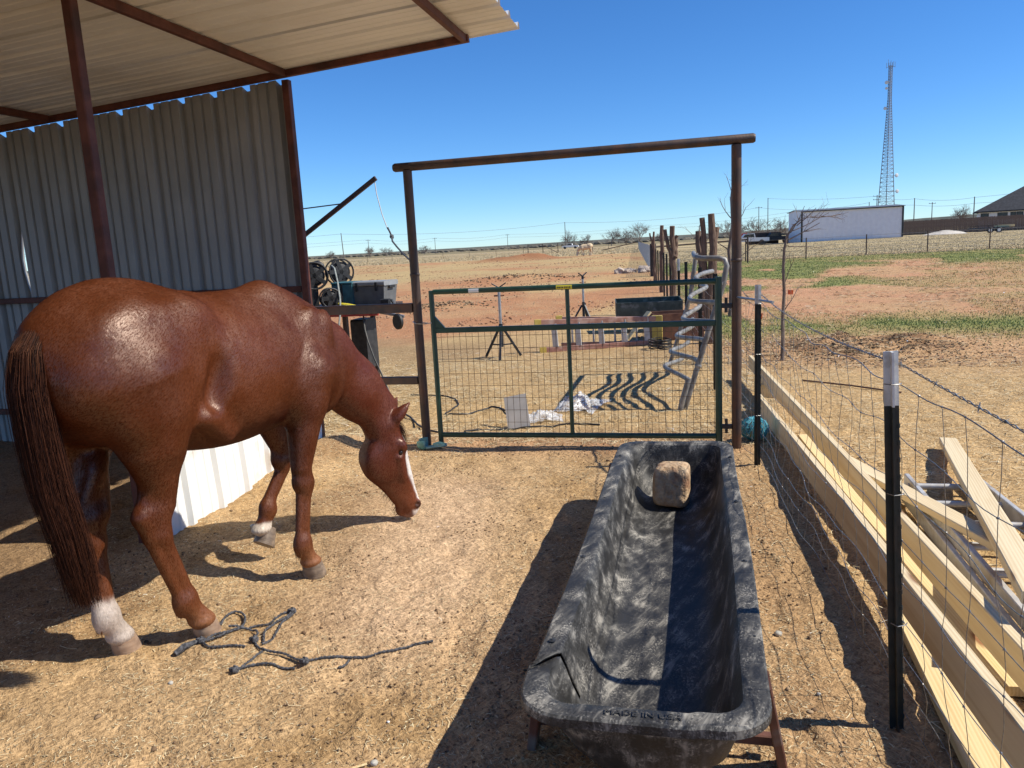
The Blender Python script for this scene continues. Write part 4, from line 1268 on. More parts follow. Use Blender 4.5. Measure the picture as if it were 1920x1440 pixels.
# mane on the far side with a fringe showing over the crest
n, k = 650, 9
mn = np.zeros((n, k, 3)); u = np.linspace(0, 1, k)
crest = np.array([(.70, -.02, 1.315), (.86, -.055, 1.215), (1.0, -.09, 1.065), (1.10, -.125, .93), (1.185, -.16, .80), (1.21, -.175, .735)])
tt = np.linspace(0, 1, len(crest))
for i in range(n):
    t = rs.uniform(.12, 1)
    p = np.array([np.interp(t, tt, crest[:, q]) for q in range(3)]) - np.array((.012, .004, .014))
    L_ = rs.uniform(.10, .26); sd = rs.normal(.09, .035)
    mn[i] = p + np.stack([.045 * np.sin(u * 2.2) + rs.normal(0, .012) * u, sd * np.sin(u * 1.7), .02 * np.sin(u * PI) - L_ * u ** 1.6], 1)
strand_mesh(mn, rs.uniform(.0011, .0019, n), .0004, 'mane', m_tail, horse)
# forelock and whisker beard along the jaw
n = 120; fk = np.zeros((n, 8, 3)); u = np.linspace(0, 1, 8)
for i in range(n):
    p = hd(.01 + rs.uniform(0, .03), .02 + rs.normal(0, .01), rs.normal(0, .022)); L_ = rs.uniform(.08, .2)
    fk[i] = p + np.outer(u * L_, hax) + np.outer(.022 * np.sin(u * PI * .8), hn_) + np.outer(u * rs.normal(0, .03), hw_)
strand_mesh(fk, rs.uniform(.001, .0016, n), .0004, 'forelock', m_tail, horse)
n = 160; wk = np.zeros((n, 5, 3)); u = np.linspace(0, 1, 5)
for i in range(n):
    t = rs.uniform(.24, .56); s_ = np.interp(t, [.24, .47, .56], [.245, .155, .152])
    p = hd(t, s_ - .004, rs.normal(0, .018)); L_ = rs.uniform(.012, .04)
    wk[i] = p + np.outer(u * L_, -hn_ * .7 + hax * .7) + np.outer(u * rs.normal(0, .006), hw_)
strand_mesh(wk, np.full(n, .0007), .0003, 'chin_hair', m_tail, horse)
# feathers behind the fetlocks
n = 260; fe = np.zeros((n, 5, 3))
for i in range(n):
    f = ((-.350, -.165, .185), (-.575, .038, .185), (.335, -.212, .185), (.50, .165, .275))[i % 4]
    a_ = rs.uniform(-1, 1)
    p = np.array(f) + np.array((-.040 + .006 * abs(a_), .022 * a_, rs.uniform(-.03, .02))); L_ = rs.uniform(.02, .06)
    fe[i] = p + np.stack([-.008 * np.sin(u * 2), 0 * u, -L_ * u], 1)
strand_mesh(fe, np.full(n, .0010), .0003, 'fetlock_hair', hair_material('leg_hair', (.12, .04, .016), (.2, .08, .03), (.30, .15, .07)), horse)
# ------------------------------------------------------------------ rope halter on the ground
m_rope = mat('grey_black_rope', (.022, .022, .026), (.12, .12, .13), rough=.8, scale=90, bump=.8, bscale=120, bdist=.004)
def gpath(pts, z=.006, n=5, wob=.0):
    """smooth path through ground points"""
    P = [Vector((x, y, 0)) for x, y in pts]; out = []
    for i in range(len(P) - 1):
        p0 = P[max(i - 1, 0)]; p1 = P[i]; p2 = P[i + 1]; p3 = P[min(i + 2, len(P) - 1)]
        for k in range(n):
            t = k / n
            q = .5 * ((2 * p1) + (p2 - p0) * t + (2 * p0 - 5 * p1 + 4 * p2 - p3) * t * t + (3 * p1 - p0 - 3 * p2 + p3) * t ** 3)
            out.append(q)
    out.append(P[-1])
    xs = np.array([q.x for q in out]); ys = np.array([q.y for q in out]); hh = hfun(xs, ys)
    return [(q.x, q.y, float(h) + z) for q, h in zip(out, hh)]
def braid(mb, path, r):
    """two strands twisted about the path"""
    path = [Vector(p) for p in path]
    fine = []
    for a, b in zip(path[:-1], path[1:]):
        k = max(1, int((b - a).length / .006))
        fine += [a.lerp(b, q / k) for q in range(k)]
    fine.append(path[-1])
    for ph_ in (0, PI):
        out = []; s = 0
        for i, p in enumerate(fine):
            if i: s += (p - fine[i - 1]).length
            d, sd, u = frame_for(fine[min(i + 1, len(fine) - 1)] - fine[max(i - 1, 0)])
            a = s * 2 * PI / .034 + ph_
            out.append(p + (sd * math.cos(a) + u * math.sin(a)) * r * .52)
        mb.tube(out, r * .62, 5)
rope = thing('rope_halter', 'tangled dark grey rope halter lying on the dirt by the hind hoof', 'halter', (-1.8, 2.7, 0))
RO = Vector((-1.8, 2.7, 0))
RP = {
 'cheek_loop': ([(-2.081, 2.717), (-2.055, 2.778), (-2.091, 2.873), (-2.081, 2.942), (-2.022, 2.923), (-1.972, 2.848), (-1.97, 2.789), (-2.001, 2.775)], .013),
 'crown_strap': ([(-2.114, 2.569), (-2.094, 2.624), (-2.054, 2.652), (-2.024, 2.711), (-1.962, 2.756), (-1.906, 2.836), (-1.855, 2.862), (-1.828, 2.932), (-1.789, 2.962)], .009),
 'side_strap': ([(-1.784, 2.953), (-1.79, 2.911), (-1.81, 2.829), (-1.815, 2.761), (-1.791, 2.705)], .014),
 'throat_strap': ([(-1.778, 2.943), (-1.789, 2.861), (-1.77, 2.763), (-1.789, 2.691)], .008),
 'tie_end': ([(-2.044, 2.644), (-1.981, 2.608), (-1.908, 2.631), (-1.838, 2.641)], .008),
 'nose_band': ([(-2.051, 2.648), (-2.013, 2.675), (-1.982, 2.716), (-1.95, 2.77), (-1.916, 2.79), (-1.871, 2.778), (-1.835, 2.735), (-1.824, 2.691), (-1.783, 2.652), (-1.72, 2.609), (-1.641, 2.599), (-1.558, 2.577), (-1.526, 2.569)], .012),
 'lead_rope': ([(-1.526, 2.569), (-1.474, 2.597), (-1.375, 2.635), (-1.274, 2.669), (-1.18, 2.724), (-1.106, 2.777), (-1.063, 2.8)], .007),
 'lead_loop': ([(-1.736, 2.615), (-1.751, 2.538), (-1.76, 2.477), (-1.771, 2.46), (-1.745, 2.485), (-1.691, 2.518), (-1.625, 2.527), (-1.555, 2.537)], .008),
 'frayed_end': ([(-1.357, 2.621), (-1.363, 2.583), (-1.378, 2.561)], .007),
}
for nm, (pts, zz) in RP.items():
    mb = MB(); braid(mb, gpath(pts, zz), .0056)
    part(mb, nm, m_rope, rope, RO, True)
for (x, y) in ((-2.054, 2.652), (-1.526, 2.569), (-1.771, 2.46), (-1.824, 2.691), (-1.79, 2.955)):
    mb = MB()
    for k in range(4):
        a = k * .9
        mb.lathe([(.011, -.005), (.015, 0), (.011, .005)], (x + .009 * math.cos(a * 2), y + .009 * math.sin(a * 2), hz(x, y) + .014), 8, axis=(math.cos(a), math.sin(a), .3))
    part(mb, 'knot', m_rope, rope, RO, True)
part(MB().tube([(-2.118, 2.562, hz(-2.118, 2.562) + .012), (-2.10, 2.60, .012), (-2.07, 2.645, .013)], [.012, .015, .010], 8), 'leather_popper', m_rope, rope, RO, True)

# ------------------------------------------------------------------ bent pipe hay rack beyond the gate
m_galv = mat('weathered_grey_pipe', (.17, .165, .155), (.33, .32, .30), rough=.55, scale=14, metal=.35, c3=(.20, .17, .14), s3=9, bump=.15)
rack = thing('bent_pipe_rack', 'grey rack of wavy bent pipes leaning behind the right end of the gate', 'pipe rack', (0, 7.35, 0))
KO = Vector((0, 7.35, 0))
part(MB().tube([(-.075, 7.35, -.02), (.05, 7.35, .40), (.185, 7.36, .84), (.285, 7.37, 1.15), (.318, 7.375, 1.33), (.30, 7.38, 1.385), (.25, 7.39, 1.40), (.10, 7.42, 1.405), (.06, 7.47, 1.415), (.04, 7.7, 1.42), (.03, 8.5, 1.42), (.03, 9.4, 1.42)], .026, 10), 'front_hoop', m_galv, rack, KO, True)
part(MB().tube([(-.03, 7.30, .30), (-.09, 7.28, .10), (-.115, 7.27, -.01)], .026, 10), 'foot', m_galv, rack, KO, True)
part(MB().tube([(-.30, 9.45, -.02), (-.16, 9.45, .42), (.0, 9.45, .95), (.06, 9.45, 1.42)], .026, 10), 'rear_hoop', m_galv, rack, KO, True)
for k, z in enumerate((.22, .42, .62, .82, 1.02, 1.20)):
    xs = -.075 + .31 * z; pts = []
    for t in np.linspace(0, 1, 34):
        yy = 7.35 + 2.1 * t
        w = -.115 * (1 - math.cos(2 * PI * t * 1.0 + .35 * k)) * min(1, 6 * t, 6 * (1 - t) + .2)
        pts.append((xs + w - .10 * t, yy, z + .03 * math.sin(5 * t + k)))
    part(MB().tube(pts, .024, 9), 'wavy_rail', m_galv, rack, KO, True)
for t in (.12, .5, .86):
    for z in (.42, .82):
        part(MB().lathe([(.028, -.016), (.032, -.008), (.032, .008), (.028, .016)], (-.075 + .31 * z, 7.352, z - .01), 10, axis=(.3, 0, .95)), 'weld_collar', m_galv, rack, KO, True) if t == .12 else None

# ------------------------------------------------------------------ pipe stands
m_stand2 = mat('black_stand_steel', (.012, .014, .02), (.04, .045, .05), rough=.45, scale=20, metal=.4)
def pipe_stand(label, x, y, h, rz):
    t = thing('pipe_stand', label, 'pipe stand', (x, y, hz(x, y)), rz, 'folding pipe stands in the paddock')
    MB().tube([(0, 0, .16), (0, 0, .50)], .028, 12).build('sleeve', m_stand2, t, smooth=True)
    MB().tube([(0, 0, .50), (0, 0, h - .09)], .021, 12).build('lift_tube', m_steel, t, smooth=True)
    for k in range(3):
        a = k * 2 * PI / 3 + .45
        MB().beam((.03 * math.cos(a), .03 * math.sin(a), .44), (.30 * math.cos(a), .30 * math.sin(a), .005), .032, .032).build('leg', m_stand2, t)
        MB().beam((.022 * math.cos(a), .022 * math.sin(a), .19), (.17 * math.cos(a), .17 * math.sin(a), .19), .012, .02).build('leg_brace', m_stand2, t)
    hd_ = MB().tube([(0, 0, h - .09), (0, 0, h - .03)], .024, 12).build('head', m_stand2, t, smooth=True)
    for s_ in (-1, 1):
        MB().beam((0, 0, h - .035), (s_ * .105, 0, h + .03), .03, .016).build('vee_arm', m_stand2, hd_)
    MB().tube([(-.075, 0, h - .15), (.075, 0, h - .15)], .011, 8).build('screw_handle', mat('rusty_handle', (.14, .06, .03), (.22, .10, .05), rough=.7, scale=20), t, smooth=True)
    MB().beam((-.03, -.03, .46), (.03, -.03, .46), .012, .05).build('clamp', m_stand2, t)
    return t
pipe_stand('black tripod pipe stand with silver tube seen through the left half of the gate', -2.72, 10.9, 1.06, .2)
pipe_stand('tripod pipe stand with open vee head standing behind the orange ladder', -2.0, 14.6, 1.02, .9)

# ------------------------------------------------------------------ fibreglass stepladder on its side
m_fib = mat('orange_fibreglass', (.31, .14, .10), (.43, .23, .17), rough=.55, scale=12, c3=(.5, .34, .27), s3=6)
m_fyel = mat('yellow_ladder_cap', (.48, .34, .06), (.56, .42, .10), rough=.5, scale=20)
sl = thing('fibreglass_stepladder', 'orange fibreglass stepladder lying on its side beyond the gate', 'stepladder', (-1.3, 11.7, 0))
LO2 = Vector((-1.3, 11.7, 0))
A0, A1 = Vector((-2.18, 11.38, 0)), Vector((-.50, 12.05, 0))
zg = .035
part(MB().beam(A0 + Vector((0, 0, zg)), A1 + Vector((0, 0, zg)), .03, .075), 'rail', m_fib, sl, LO2)
part(MB().beam(A0 + Vector((-.06, -.02, .46)), A1 + Vector((0, 0, .40)), .03, .075), 'rail', m_fib, sl, LO2)
B0 = A0 + Vector((.16, .62, 0))
part(MB().beam(B0 + Vector((0, 0, zg)), A1 + Vector((0, .05, zg)), .028, .05), 'rear_rail', m_fib, sl, LO2)
part(MB().beam(B0 + Vector((0, 0, .45)), A1 + Vector((0, .05, .40)), .028, .05), 'rear_rail', m_fib, sl, LO2)
for k in range(5):
    p = A0.lerp(A1, .10 + k * .20)
    part(MB().beam(p + Vector((0, 0, .07)), p + Vector((-.02, 0, .425)), .085, .028, up=(0, 1, 0)), 'step', m_alu, sl, LO2)
for k in range(4):
    p = B0.lerp(A1, .12 + k * .22)
    part(MB().beam(p + Vector((0, 0, .06)), p + Vector((0, 0, .42)), .03, .025, up=(0, 1, 0)), 'rear_bar', m_alu, sl, LO2)
for p, z in ((A0, zg), (A0 + Vector((-.06, -.02, 0)), .46), (B0, .45)):
    d = (A1 - A0).normalized()
    part(MB().beam(p - d * .07 + Vector((0, 0, z)), p + d * .03 + Vector((0, 0, z)), .045, .09), 'foot_cap', m_fyel, sl, LO2)
part(MB().beam(A1 + Vector((-.02, .02, .0)), A1 + Vector((-.02, .02, .44)), .16, .10, up=(0, 1, 0)), 'top_cap', m_fyel, sl, LO2)

# ------------------------------------------------------------------ rusty crate, green tray, planks and wire roll behind the ladder
m_rustbox = mat('rusty_sheet', (.12, .05, .028), (.20, .09, .05), rough=.75, scale=9, c3=(.08, .03, .02), s3=5, bump=.2)
m_tray = mat('dull_green_sheet', (.045, .060, .050), (.09, .11, .09), rough=.5, scale=10, c3=(.30, .30, .28), s3=7, lo3=.55, hi3=.75)
def open_box(name, label, cat, c, s, rz, m, th=.012, lean=0):
    t = thing(name, label, cat, c, rz)
    w, d, h = s
    MB().box((0, 0, th / 2), (w, d, th)).build('bottom', m, t)
    for sy in (-1, 1): MB().box((0, sy * (d / 2 - th / 2), h / 2 + th / 2), (w - .004, th, h - th)).build('long_side', m, t)
    for sx in (-1, 1): MB().box((sx * (w / 2 - th / 2), 0, h / 2 + th / 2), (th, d - 2 * th - .002, h - th)).build('short_side', m, t)
    t.rotation_euler = (lean, 0, rz)
    return t
open_box('metal_crate', 'rusty brown open metal crate behind the stepladder', 'crate', (-.26, 12.75, .01), (.80, .55, .42), .25, m_rustbox)
tr = open_box('metal_tray', 'dull green metal tray with pale rim sitting behind the rusty crate', 'tray', (-.75, 13.9, .30), (1.15, .62, .26), .12, m_tray, lean=.06)
for sx in (-1, 1):
    MB().beam((sx * .4, 0, -.005), (sx * .4, .0, -.31), .05, .05, up=(0, 1, 0)).build('leg', m_tray, tr)
o = MB().beam((-1.02, 12.35, .03), (-.66, 12.55, .46), .14, .03, up=(0, 0, 1)).build('pine_plank', m_pine2)
tag(o, 'short yellow plank leaning against the rusty crate behind the stepladder', 'plank')
mb = MB()
for k in range(9):
    for q in range(2):
        pts = [((.16 + .018 * ((k * 7) % 5) / 5) * math.cos(a + k), (.16 + .018 * ((k * 3) % 5) / 5) * math.sin(a + k), .02 + .016 * k + .008 * math.sin(3 * a + k + q)) for a in np.linspace(0, 2 * PI, 22)]
        mb.tube(pts, .004, 4)
o = mb.build('wire_roll', mat('black_wire', (.02, .02, .02), (.07, .065, .06), rough=.6, scale=40, metal=.4))
o.location = (-.46, 11.5, hz(-.46, 11.5)); tag(o, 'coiled roll of dark fence wire on the ground in front of the rusty crate', 'wire roll')

# ------------------------------------------------------------------ plastic litter beyond the gate
m_film, nt, b_ = nt_new('clear_wrap')
b_.inputs['Base Color'].default_value = (.72, .72, .72, 1); b_.inputs['Roughness'].default_value = .25
nzt = nt.nodes.new('ShaderNodeTexNoise'); nzt.inputs['Scale'].default_value = 26; nzt.inputs['Detail'].default_value = 6
rpt = nt.nodes.new('ShaderNodeValToRGB'); rpt.color_ramp.elements[0].position = .35; rpt.color_ramp.elements[1].position = .6
rpt.color_ramp.elements[0].color = (.0, .0, .0, 1); rpt.color_ramp.elements[1].color = (.85, .85, .85, 1)
nt.links.new(nzt.outputs[0], rpt.inputs[0]); nt.links.new(rpt.outputs[0], b_.inputs['Alpha'])
def crumple(name, cx, cy, sx, sy, h, seed, label, rz):
    n = 34; V = []; F_ = []
    for i in range(n):
        for j in range(n):
            u, v = i / (n - 1) * 2 - 1, j / (n - 1) * 2 - 1
            rr = math.hypot(u, v)
            nn = float(fbm(np.array([u * 3 + seed]), np.array([v * 3]), seed, 4)[0])
            x = u * sx * (1 + .3 * (nn - .5)); y = v * sy * (1 + .4 * (vnoise(np.array([u * 2.]), np.array([v * 2. + seed]), seed)[0] - .5))
            V.append((x, y, .006 + max(0, h * (1.5 * nn - .25) * max(0, 1 - rr * .75))))
    for i in range(n - 1):
        for j in range(n - 1):
            F_.append((i * n + j, (i + 1) * n + j, (i + 1) * n + j + 1, i * n + j + 1))
    o = MB().add(V, F_).build(name, m_film, smooth='all')
    o.location = (cx, cy, hz(cx, cy)); o.rotation_euler = (0, 0, rz)
    return tag(o, label, 'plastic wrap')
crumple('plastic_wrap', -1.38, 6.88, .20, .15, .16, 11, 'crumpled clear plastic wrap on the straw beside the pale board panel', .3)
crumple('plastic_wrap', -1.08, 7.45, .22, .30, .20, 23, 'larger heap of crumpled white plastic wrap on the straw near the rack shadow', -.2)
o = MB().box((0, 0, 0), (.205, .006, .30), ch=.001).build('clear_sheet', mat('dusty_clear_sheet', (.40, .38, .36), (.50, .47, .44), rough=.3, scale=8))
o.location = (-1.545, 6.62, .135); o.rotation_euler = (math.radians(-22), math.radians(-9), .1)
tag(o, 'pale grey plastic sheet propped behind the gate mesh', 'plastic sheet')

# ------------------------------------------------------------------ hoses on the straw
m_hose = mat('black_hose', (.012, .012, .012), (.035, .033, .03), rough=.55, scale=20)
for lab, pts in (('black hose curling on the straw beside the left gate post', [(-3.11, 8.073), (-2.633, 7.966), (-2.38, 7.538), (-2.404, 7.156), (-2.188, 7.082), (-2.027, 7.401), (-1.868, 7.323), (-1.692, 7.033), (-1.56, 6.78)]),
                 ('thin dark cable on the dirt just behind the bottom rail of the gate', [(-1.985, 6.392), (-1.766, 6.495), (-1.408, 6.56), (-1.115, 6.664), (-.8, 6.62)])):
    o = MB().tube(gpath(pts, .009), .008, 6).build('garden_hose', m_hose, smooth=True); tag(o, lab, 'hose')
cord = MB().tube([(-3.42, 7.75, 1.06), (-3.40, 7.62, .98), (-3.37, 7.56, .82), (-3.319, 7.5, .701), (-3.22, 7.4, .53), (-3.114, 7.3, .39), (-3.0, 7.23, .17), (-2.887, 7.159, .02), (-2.7, 6.95, .012), (-2.5, 6.62, .010), (-2.348, 6.426, .010), (-2.2, 6.34, .010)], .009, 7).build('extension_cord', m_hose, smooth=True)
tag(cord, 'black cord hanging from the work table to the ground behind the horse neck', 'cord')

# ------------------------------------------------------------------ work table with hose reels, toolbox and cooler
m_tbl = mat('table_steel', (.05, .035, .03), (.10, .07, .055), rough=.6, scale=15, metal=.3)
table = thing('work_table', 'rusty steel work table behind the shed corner', 'table', (-3.9, 8.0, 0))
BO = Vector((-3.9, 8.0, 0)); TZ = 1.045
part(MB().box((-3.95, 8.05, TZ - .015), (1.35, .85, .03)), 'table_top', m_tbl, table, BO)
for xx in (-4.55, -3.64):
    for yy in (7.68, 8.42):
        part(MB().beam((xx, yy, 0), (xx, yy, TZ - .03), .05, .05, up=(0, 1, 0)), 'leg', m_tbl, table, BO)
part(MB().beam((-4.6, 7.60, TZ - .06), (-3.22, 7.60, TZ - .06), .03, .05), 'apron', mat('red_paint', (.30, .03, .025), (.38, .05, .04), rough=.5, scale=14), table, BO)
part(MB().box((-3.60, 8.05, .62), (.18, .3, .55), ch=.02), 'side_tank', m_dgrey, table, BO)
part(MB().beam((-3.3, 7.72, TZ - .05), (-2.98, 7.72, .93), .03, .03), 'caster_arm', m_steel, table, BO)
wheel = part(MB().lathe([(.02, -.022), (.075, -.022), (.085, -.012), (.085, .012), (.075, .022), (.02, .022)], (-3.03, 7.66, .885), 20, axis=(.6, .8, 0)), 'wheel', m_black, table, BO, True)
def reel(label, c, r, ax, w=.12):
    t = thing('hose_reel', label, 'hose reel', c, 0, 'black hose reels on the work table')
    d, s_, u_ = frame_for(ax)
    for k in (-1, 1):
        fl = MB().lathe([(r * .96, k * w / 2 - .004), (r, k * w / 2), (r * .96, k * w / 2 + .004)], (0, 0, 0), 24, axis=ax)
        # open flange: ring + spokes
        fl = MB(); ring = []
        for a in np.linspace(0, 2 * PI, 28): ring.append(d * (k * w / 2) + (s_ * math.cos(a) + u_ * math.sin(a)) * r)
        fl.tube(ring, .010, 6)
        for q in range(5):
            a = q * 2 * PI / 5
            p = d * (k * w / 2) + (s_ * math.cos(a) + u_ * math.sin(a)) * r
            fl.beam(d * (k * w / 2), p, .045, .006, up=d)
        fl.build('flange', m_black, t)
    MB().lathe([(r * .55, -w / 2), (r * .62, -w / 2 + .006), (r * .62, w / 2 - .006), (r * .55, w / 2)], (0, 0, 0), 22, axis=ax).build('drum', m_black, t, smooth=True)
    for q in range(3):
        off = d * ((q - 1) * w * .28)
        MB().tube([off + (s_ * math.cos(a) + u_ * math.sin(a)) * r * .70 for a in np.linspace(0, 2 * PI, 24)], .014, 6).build('hose_wrap', m_hose, t, smooth=True)
    MB().lathe([(.018, -w / 2 - .04), (.03, -w / 2 - .03), (.03, -w / 2 - .01), (.018, -w / 2)], (0, 0, 0), 12, axis=ax).build('hub', m_steel, t, smooth=True)
    MB().beam((0, 0, -r * .2), (0, 0, -c[2] + TZ + .003), .06, .012, up=ax).build('bracket', m_dgrey, t)
    return t
reel('large black hose reel farthest left on the work table', (-4.02, 7.80, 1.40), .145, (.5, -.85, 0))
reel('large black hose reel next to the shed corner, set farther back', (-3.93, 8.25, 1.42), .145, (.75, -.65, 0))
reel('low black hose reel in front of the teal box', (-3.80, 7.70, 1.155), .105, (.6, -.8, 0))
m_tealbox = mat('teal_steel_box', (.035, .12, .145), (.055, .16, .19), rough=.5, scale=8, c3=(.03, .08, .09), s3=6)
tb = thing('tool_box', 'teal steel box standing between the reels and the grey cooler', 'box', (-3.74, 8.02, TZ))
MB().box((0, 0, .125), (.24, .30, .245), ch=.01).build('case', m_tealbox, tb)
MB().box((0, 0, .258), (.25, .31, .02), ch=.006).build('lid', m_tealbox, tb)
MB().beam((.0, -.156, .03), (.0, -.156, .25), .02, .006, up=(0, 1, 0)).build('strap', m_black, tb)
m_cool = mat('grey_cooler_plastic', (.11, .115, .12), (.15, .155, .16), rough=.55, scale=12)
m_cool2 = mat('light_grey_lid', (.24, .25, .255), (.30, .31, .315), rough=.5, scale=12)
cl_ = thing('cooler', 'grey hard-sided cooler at the right end of the work table', 'cooler', (-3.43, 8.03, TZ), -.12)
MB().loft([[(x * .88, y * .88, .0) for x, y in ((-.21, -.15), (.21, -.15), (.21, .15), (-.21, .15))], [(x, y, .21) for x, y in ((-.21, -.15), (.21, -.15), (.21, .15), (-.21, .15))]]).build('tub', m_cool, cl_)
MB().box((0, 0, .24), (.44, .32, .052), ch=.012).build('lid', m_cool2, cl_)
for sx in (-.12, .12): MB().beam((sx, -.162, .255), (sx, -.166, .16), .03, .012, up=(0, 1, 0)).build('latch', m_black, cl_)
MB().beam((.226, -.06, .2), (.226, .06, .2), .014, .03).build('handle', m_black, cl_)
st_ = thing('bench_vise', 'small dark vise and clamps at the right edge of the work table', 'vise', (-3.20, 7.78, TZ))
wd = MB().beam((-.16, .0, -.016), (.16, 0, -.016), .12, .028).build('mount_plate', m_tbl, st_)
MB().box((0, 0, .04), (.09, .07, .075), ch=.01).build('jaw', m_dgrey, st_); MB().beam((.10, 0, .0), (.065, 0, .07), .03, .02).build('clamp_arm', m_dgrey, st_)
sp = MB().tube([(-3.72, 7.70, TZ + .05), (-3.60, 7.68, TZ + .03), (-3.5, 7.70, TZ + .012), (-3.42, 7.74, TZ + .012)], [.012, .02, .014, .008], 7).build('yellow_grinder', m_yel, smooth=True)
sp.name = 'hand_tool'; tag(sp, 'yellow hand tool lying on the work table in front of the cooler', 'tool')
mb = MB().tube([(-.06, 0, 0), (-.06, 0, .30), (-.05, 0, .42), (-.01, 0, .48), (.05, 0, .49), (.09, 0, .46), (.10, 0, .42)], .030, 12)
ex = mb.build('exhaust_pipe', m_steel, smooth=True); ex.location = (-4.16, 8.1, TZ); tag(ex, 'bent steel pipe beside the hose reels at the shed corner', 'pipe')
ex.data.materials[0] = m_dgrey
wh = MB().tube([(-3.86, 7.92, 1.50), (-3.80, 7.86, 1.47), (-3.73, 7.76, 1.33), (-3.67, 7.66, 1.15), (-3.64, 7.58, 1.02), (-3.66, 7.55, .86), (-3.6, 7.5, .62), (-3.52, 7.45, .3), (-3.4, 7.4, .012), (-3.2, 7.35, .012)], .010, 7).build('welding_hose', mat('pale_hose', (.22, .24, .22), (.34, .36, .33), rough=.6, scale=30), smooth=True)
tag(wh, 'pale hose hanging off the upper reel down past the work table', 'hose')

# ------------------------------------------------------------------ hoist boom above the table
boom = thing('hoist_boom', 'slanting rusty steel boom with a brace wire and hanging rope past the shed corner', 'hoist', (-5.1, 7.5, 0))
HO = Vector((-5.1, 7.5, 0))
part(MB().beam((-5.1, 7.5, -.2), (-5.1, 7.5, 2.2), .09, .09, up=(0, 1, 0)), 'mast', m_pipe, boom, HO)
part(MB().beam((-5.06, 7.5, 1.135), (-3.085, 7.5, 2.354), .034, .045), 'arm', m_pipe, boom, HO)
part(MB().tube([(-5.1, 7.5, 2.15), (-3.94, 7.5, 2.10), (-3.47, 7.5, 2.125)], .007, 6), 'brace_wire', m_dgrey, boom, HO)
part(MB().tube([(-3.10, 7.5, 2.33), (-3.09, 7.5, 2.20), (-3.05, 7.5, 2.0), (-3.0, 7.5, 1.84)], .005, 5), 'rope', mat('white_cord', (.55, .55, .53), (.65, .65, .63), rough=.8, scale=60), boom, HO)
part(MB().tube([(-3.0, 7.5, 1.86), (-2.97, 7.49, 1.80), (-2.955, 7.48, 1.76), (-2.86, 7.25, 1.715), (-2.70, 6.95, 1.655), (-2.50, 6.58, 1.585), (-2.30, 6.20, 1.535), (-2.19, 5.972, 1.525)], .009, 6), 'tail_rope', m_rope, boom, HO)
part(MB().blob((-2.955, 7.48, 1.765), .022, 2, .2, 2), 'knot', m_rope, boom, HO)
# ------------------------------------------------------------------ fence line beyond the gate
m_cedar = mat('weathered_cedar', (.12, .070, .045), (.22, .145, .10), rough=.9, scale=9, stretch=(6, 6, .5), bump=.7, bscale=14, c3=(.10, .06, .045), s3=3, bdist=.02)
m_fgrey = mat('silver_fence_wire', (.34, .35, .36), (.46, .47, .48), rough=.5, scale=30, metal=.5)
def cedar(label, x, y, h, r, forks=(), lean=(0, 0), seed=0):
    t = thing('cedar_post', label, 'post', (x, y, 0), 0, 'cedar posts along the paddock fence')
    rn = random.Random(seed)
    def limb(p0, p1, r0, r1, nm):
        p0 = Vector(p0); p1 = Vector(p1); pts = []; rs_ = []
        for q in np.linspace(0, 1, 9):
            p = p0.lerp(p1, q) + Vector((rn.uniform(-1, 1), rn.uniform(-1, 1), 0)) * r0 * .35
            pts.append(p); rs_.append((r0 + (r1 - r0) * q) * rn.uniform(.88, 1.12))
        MB().tube(pts, rs_, 9).build(nm, m_cedar, t, smooth=True)
    limb((0, 0, -.1), (lean[0], lean[1], h), r, r * .72, 'trunk')
    for f in forks: limb((f[0] * .15, 0, f[2]), (f[0], f[1], f[3]), r * .7, r * .5, 'fork')
    return t
fx = fence_x
cedar('thick tall cedar post behind the bent pipe rack', fx(12.0) + .30, 12.0, 1.93, .075, ((-.12, .0, .25, 1.88), (.10, .1, 1.1, 1.72)), (.03, 0), 1)
cedar('short-topped cedar post just left of the thick tall one', fx(13.6) + .36, 13.6, 1.70, .065, ((-.05, 0, .9, 1.62),), (-.10, 0), 2)
cedar('forked cedar post standing left of the bent pipe rack', fx(17) + .02, 17.0, 1.86, .070, ((-.20, 0, 1.05, 1.80), (.06, .1, 1.2, 1.66)), (-.02, 0), 3)
cedar('slim straight cedar post farther along the paddock fence', fx(24), 24.0, 2.0, .075, (), (0, 0), 4)
cedar('slender cedar post second from the silver fence panel', fx(31) - .05, 31.0, 1.9, .06, ((-.15, 0, 1.2, 1.85),), (0, 0), 5)
pf = thing('paddock_fence', 'long wire fence of dark steel posts and silver mesh running away into the paddock', 'fence', (fx(6), 6, 0))
PO = Vector((fx(6), 6, 0))
ys_ = [8.3, 10.2, 12.9, 15.0, 18.5, 20.5, 22.5, 25.5, 28, 30.5, 33]
for yy in ys_:
    tee((fx(yy), yy, -.2), (fx(yy), yy, 1.22), pf, PO, tip=.08 if yy != 15.0 else .22, studs=False, scale=1.15, tipm=m_tpost if yy != 15.0 else m_ptip)
part(MB().tube([(fx(35), 35, -.2), (fx(35), 35, 1.42)], .14, 10), 'corner_post', mat('dark_creosote', (.025, .02, .018), (.05, .04, .035), rough=.8, scale=8), pf, PO, True)
mb = MB()
for z in (.08, .2, .33, .47, .62, .78, .95, 1.12):
    mb.tube([(fx(yy) + .02, yy, z + .012 * math.sin(yy * 3 + z * 9)) for yy in np.arange(6, 35.5, .8)], .0022, 3)
for yy in np.arange(6.2, 35, .30):
    mb.tube([(fx(yy) + .02, yy, .05), (fx(yy) + .03, yy + .02, .6), (fx(yy) + .02, yy, 1.12)], .0018, 3)
part(mb, 'mesh_wires', m_gwire, pf, PO, kind='stuff')
mb = MB()
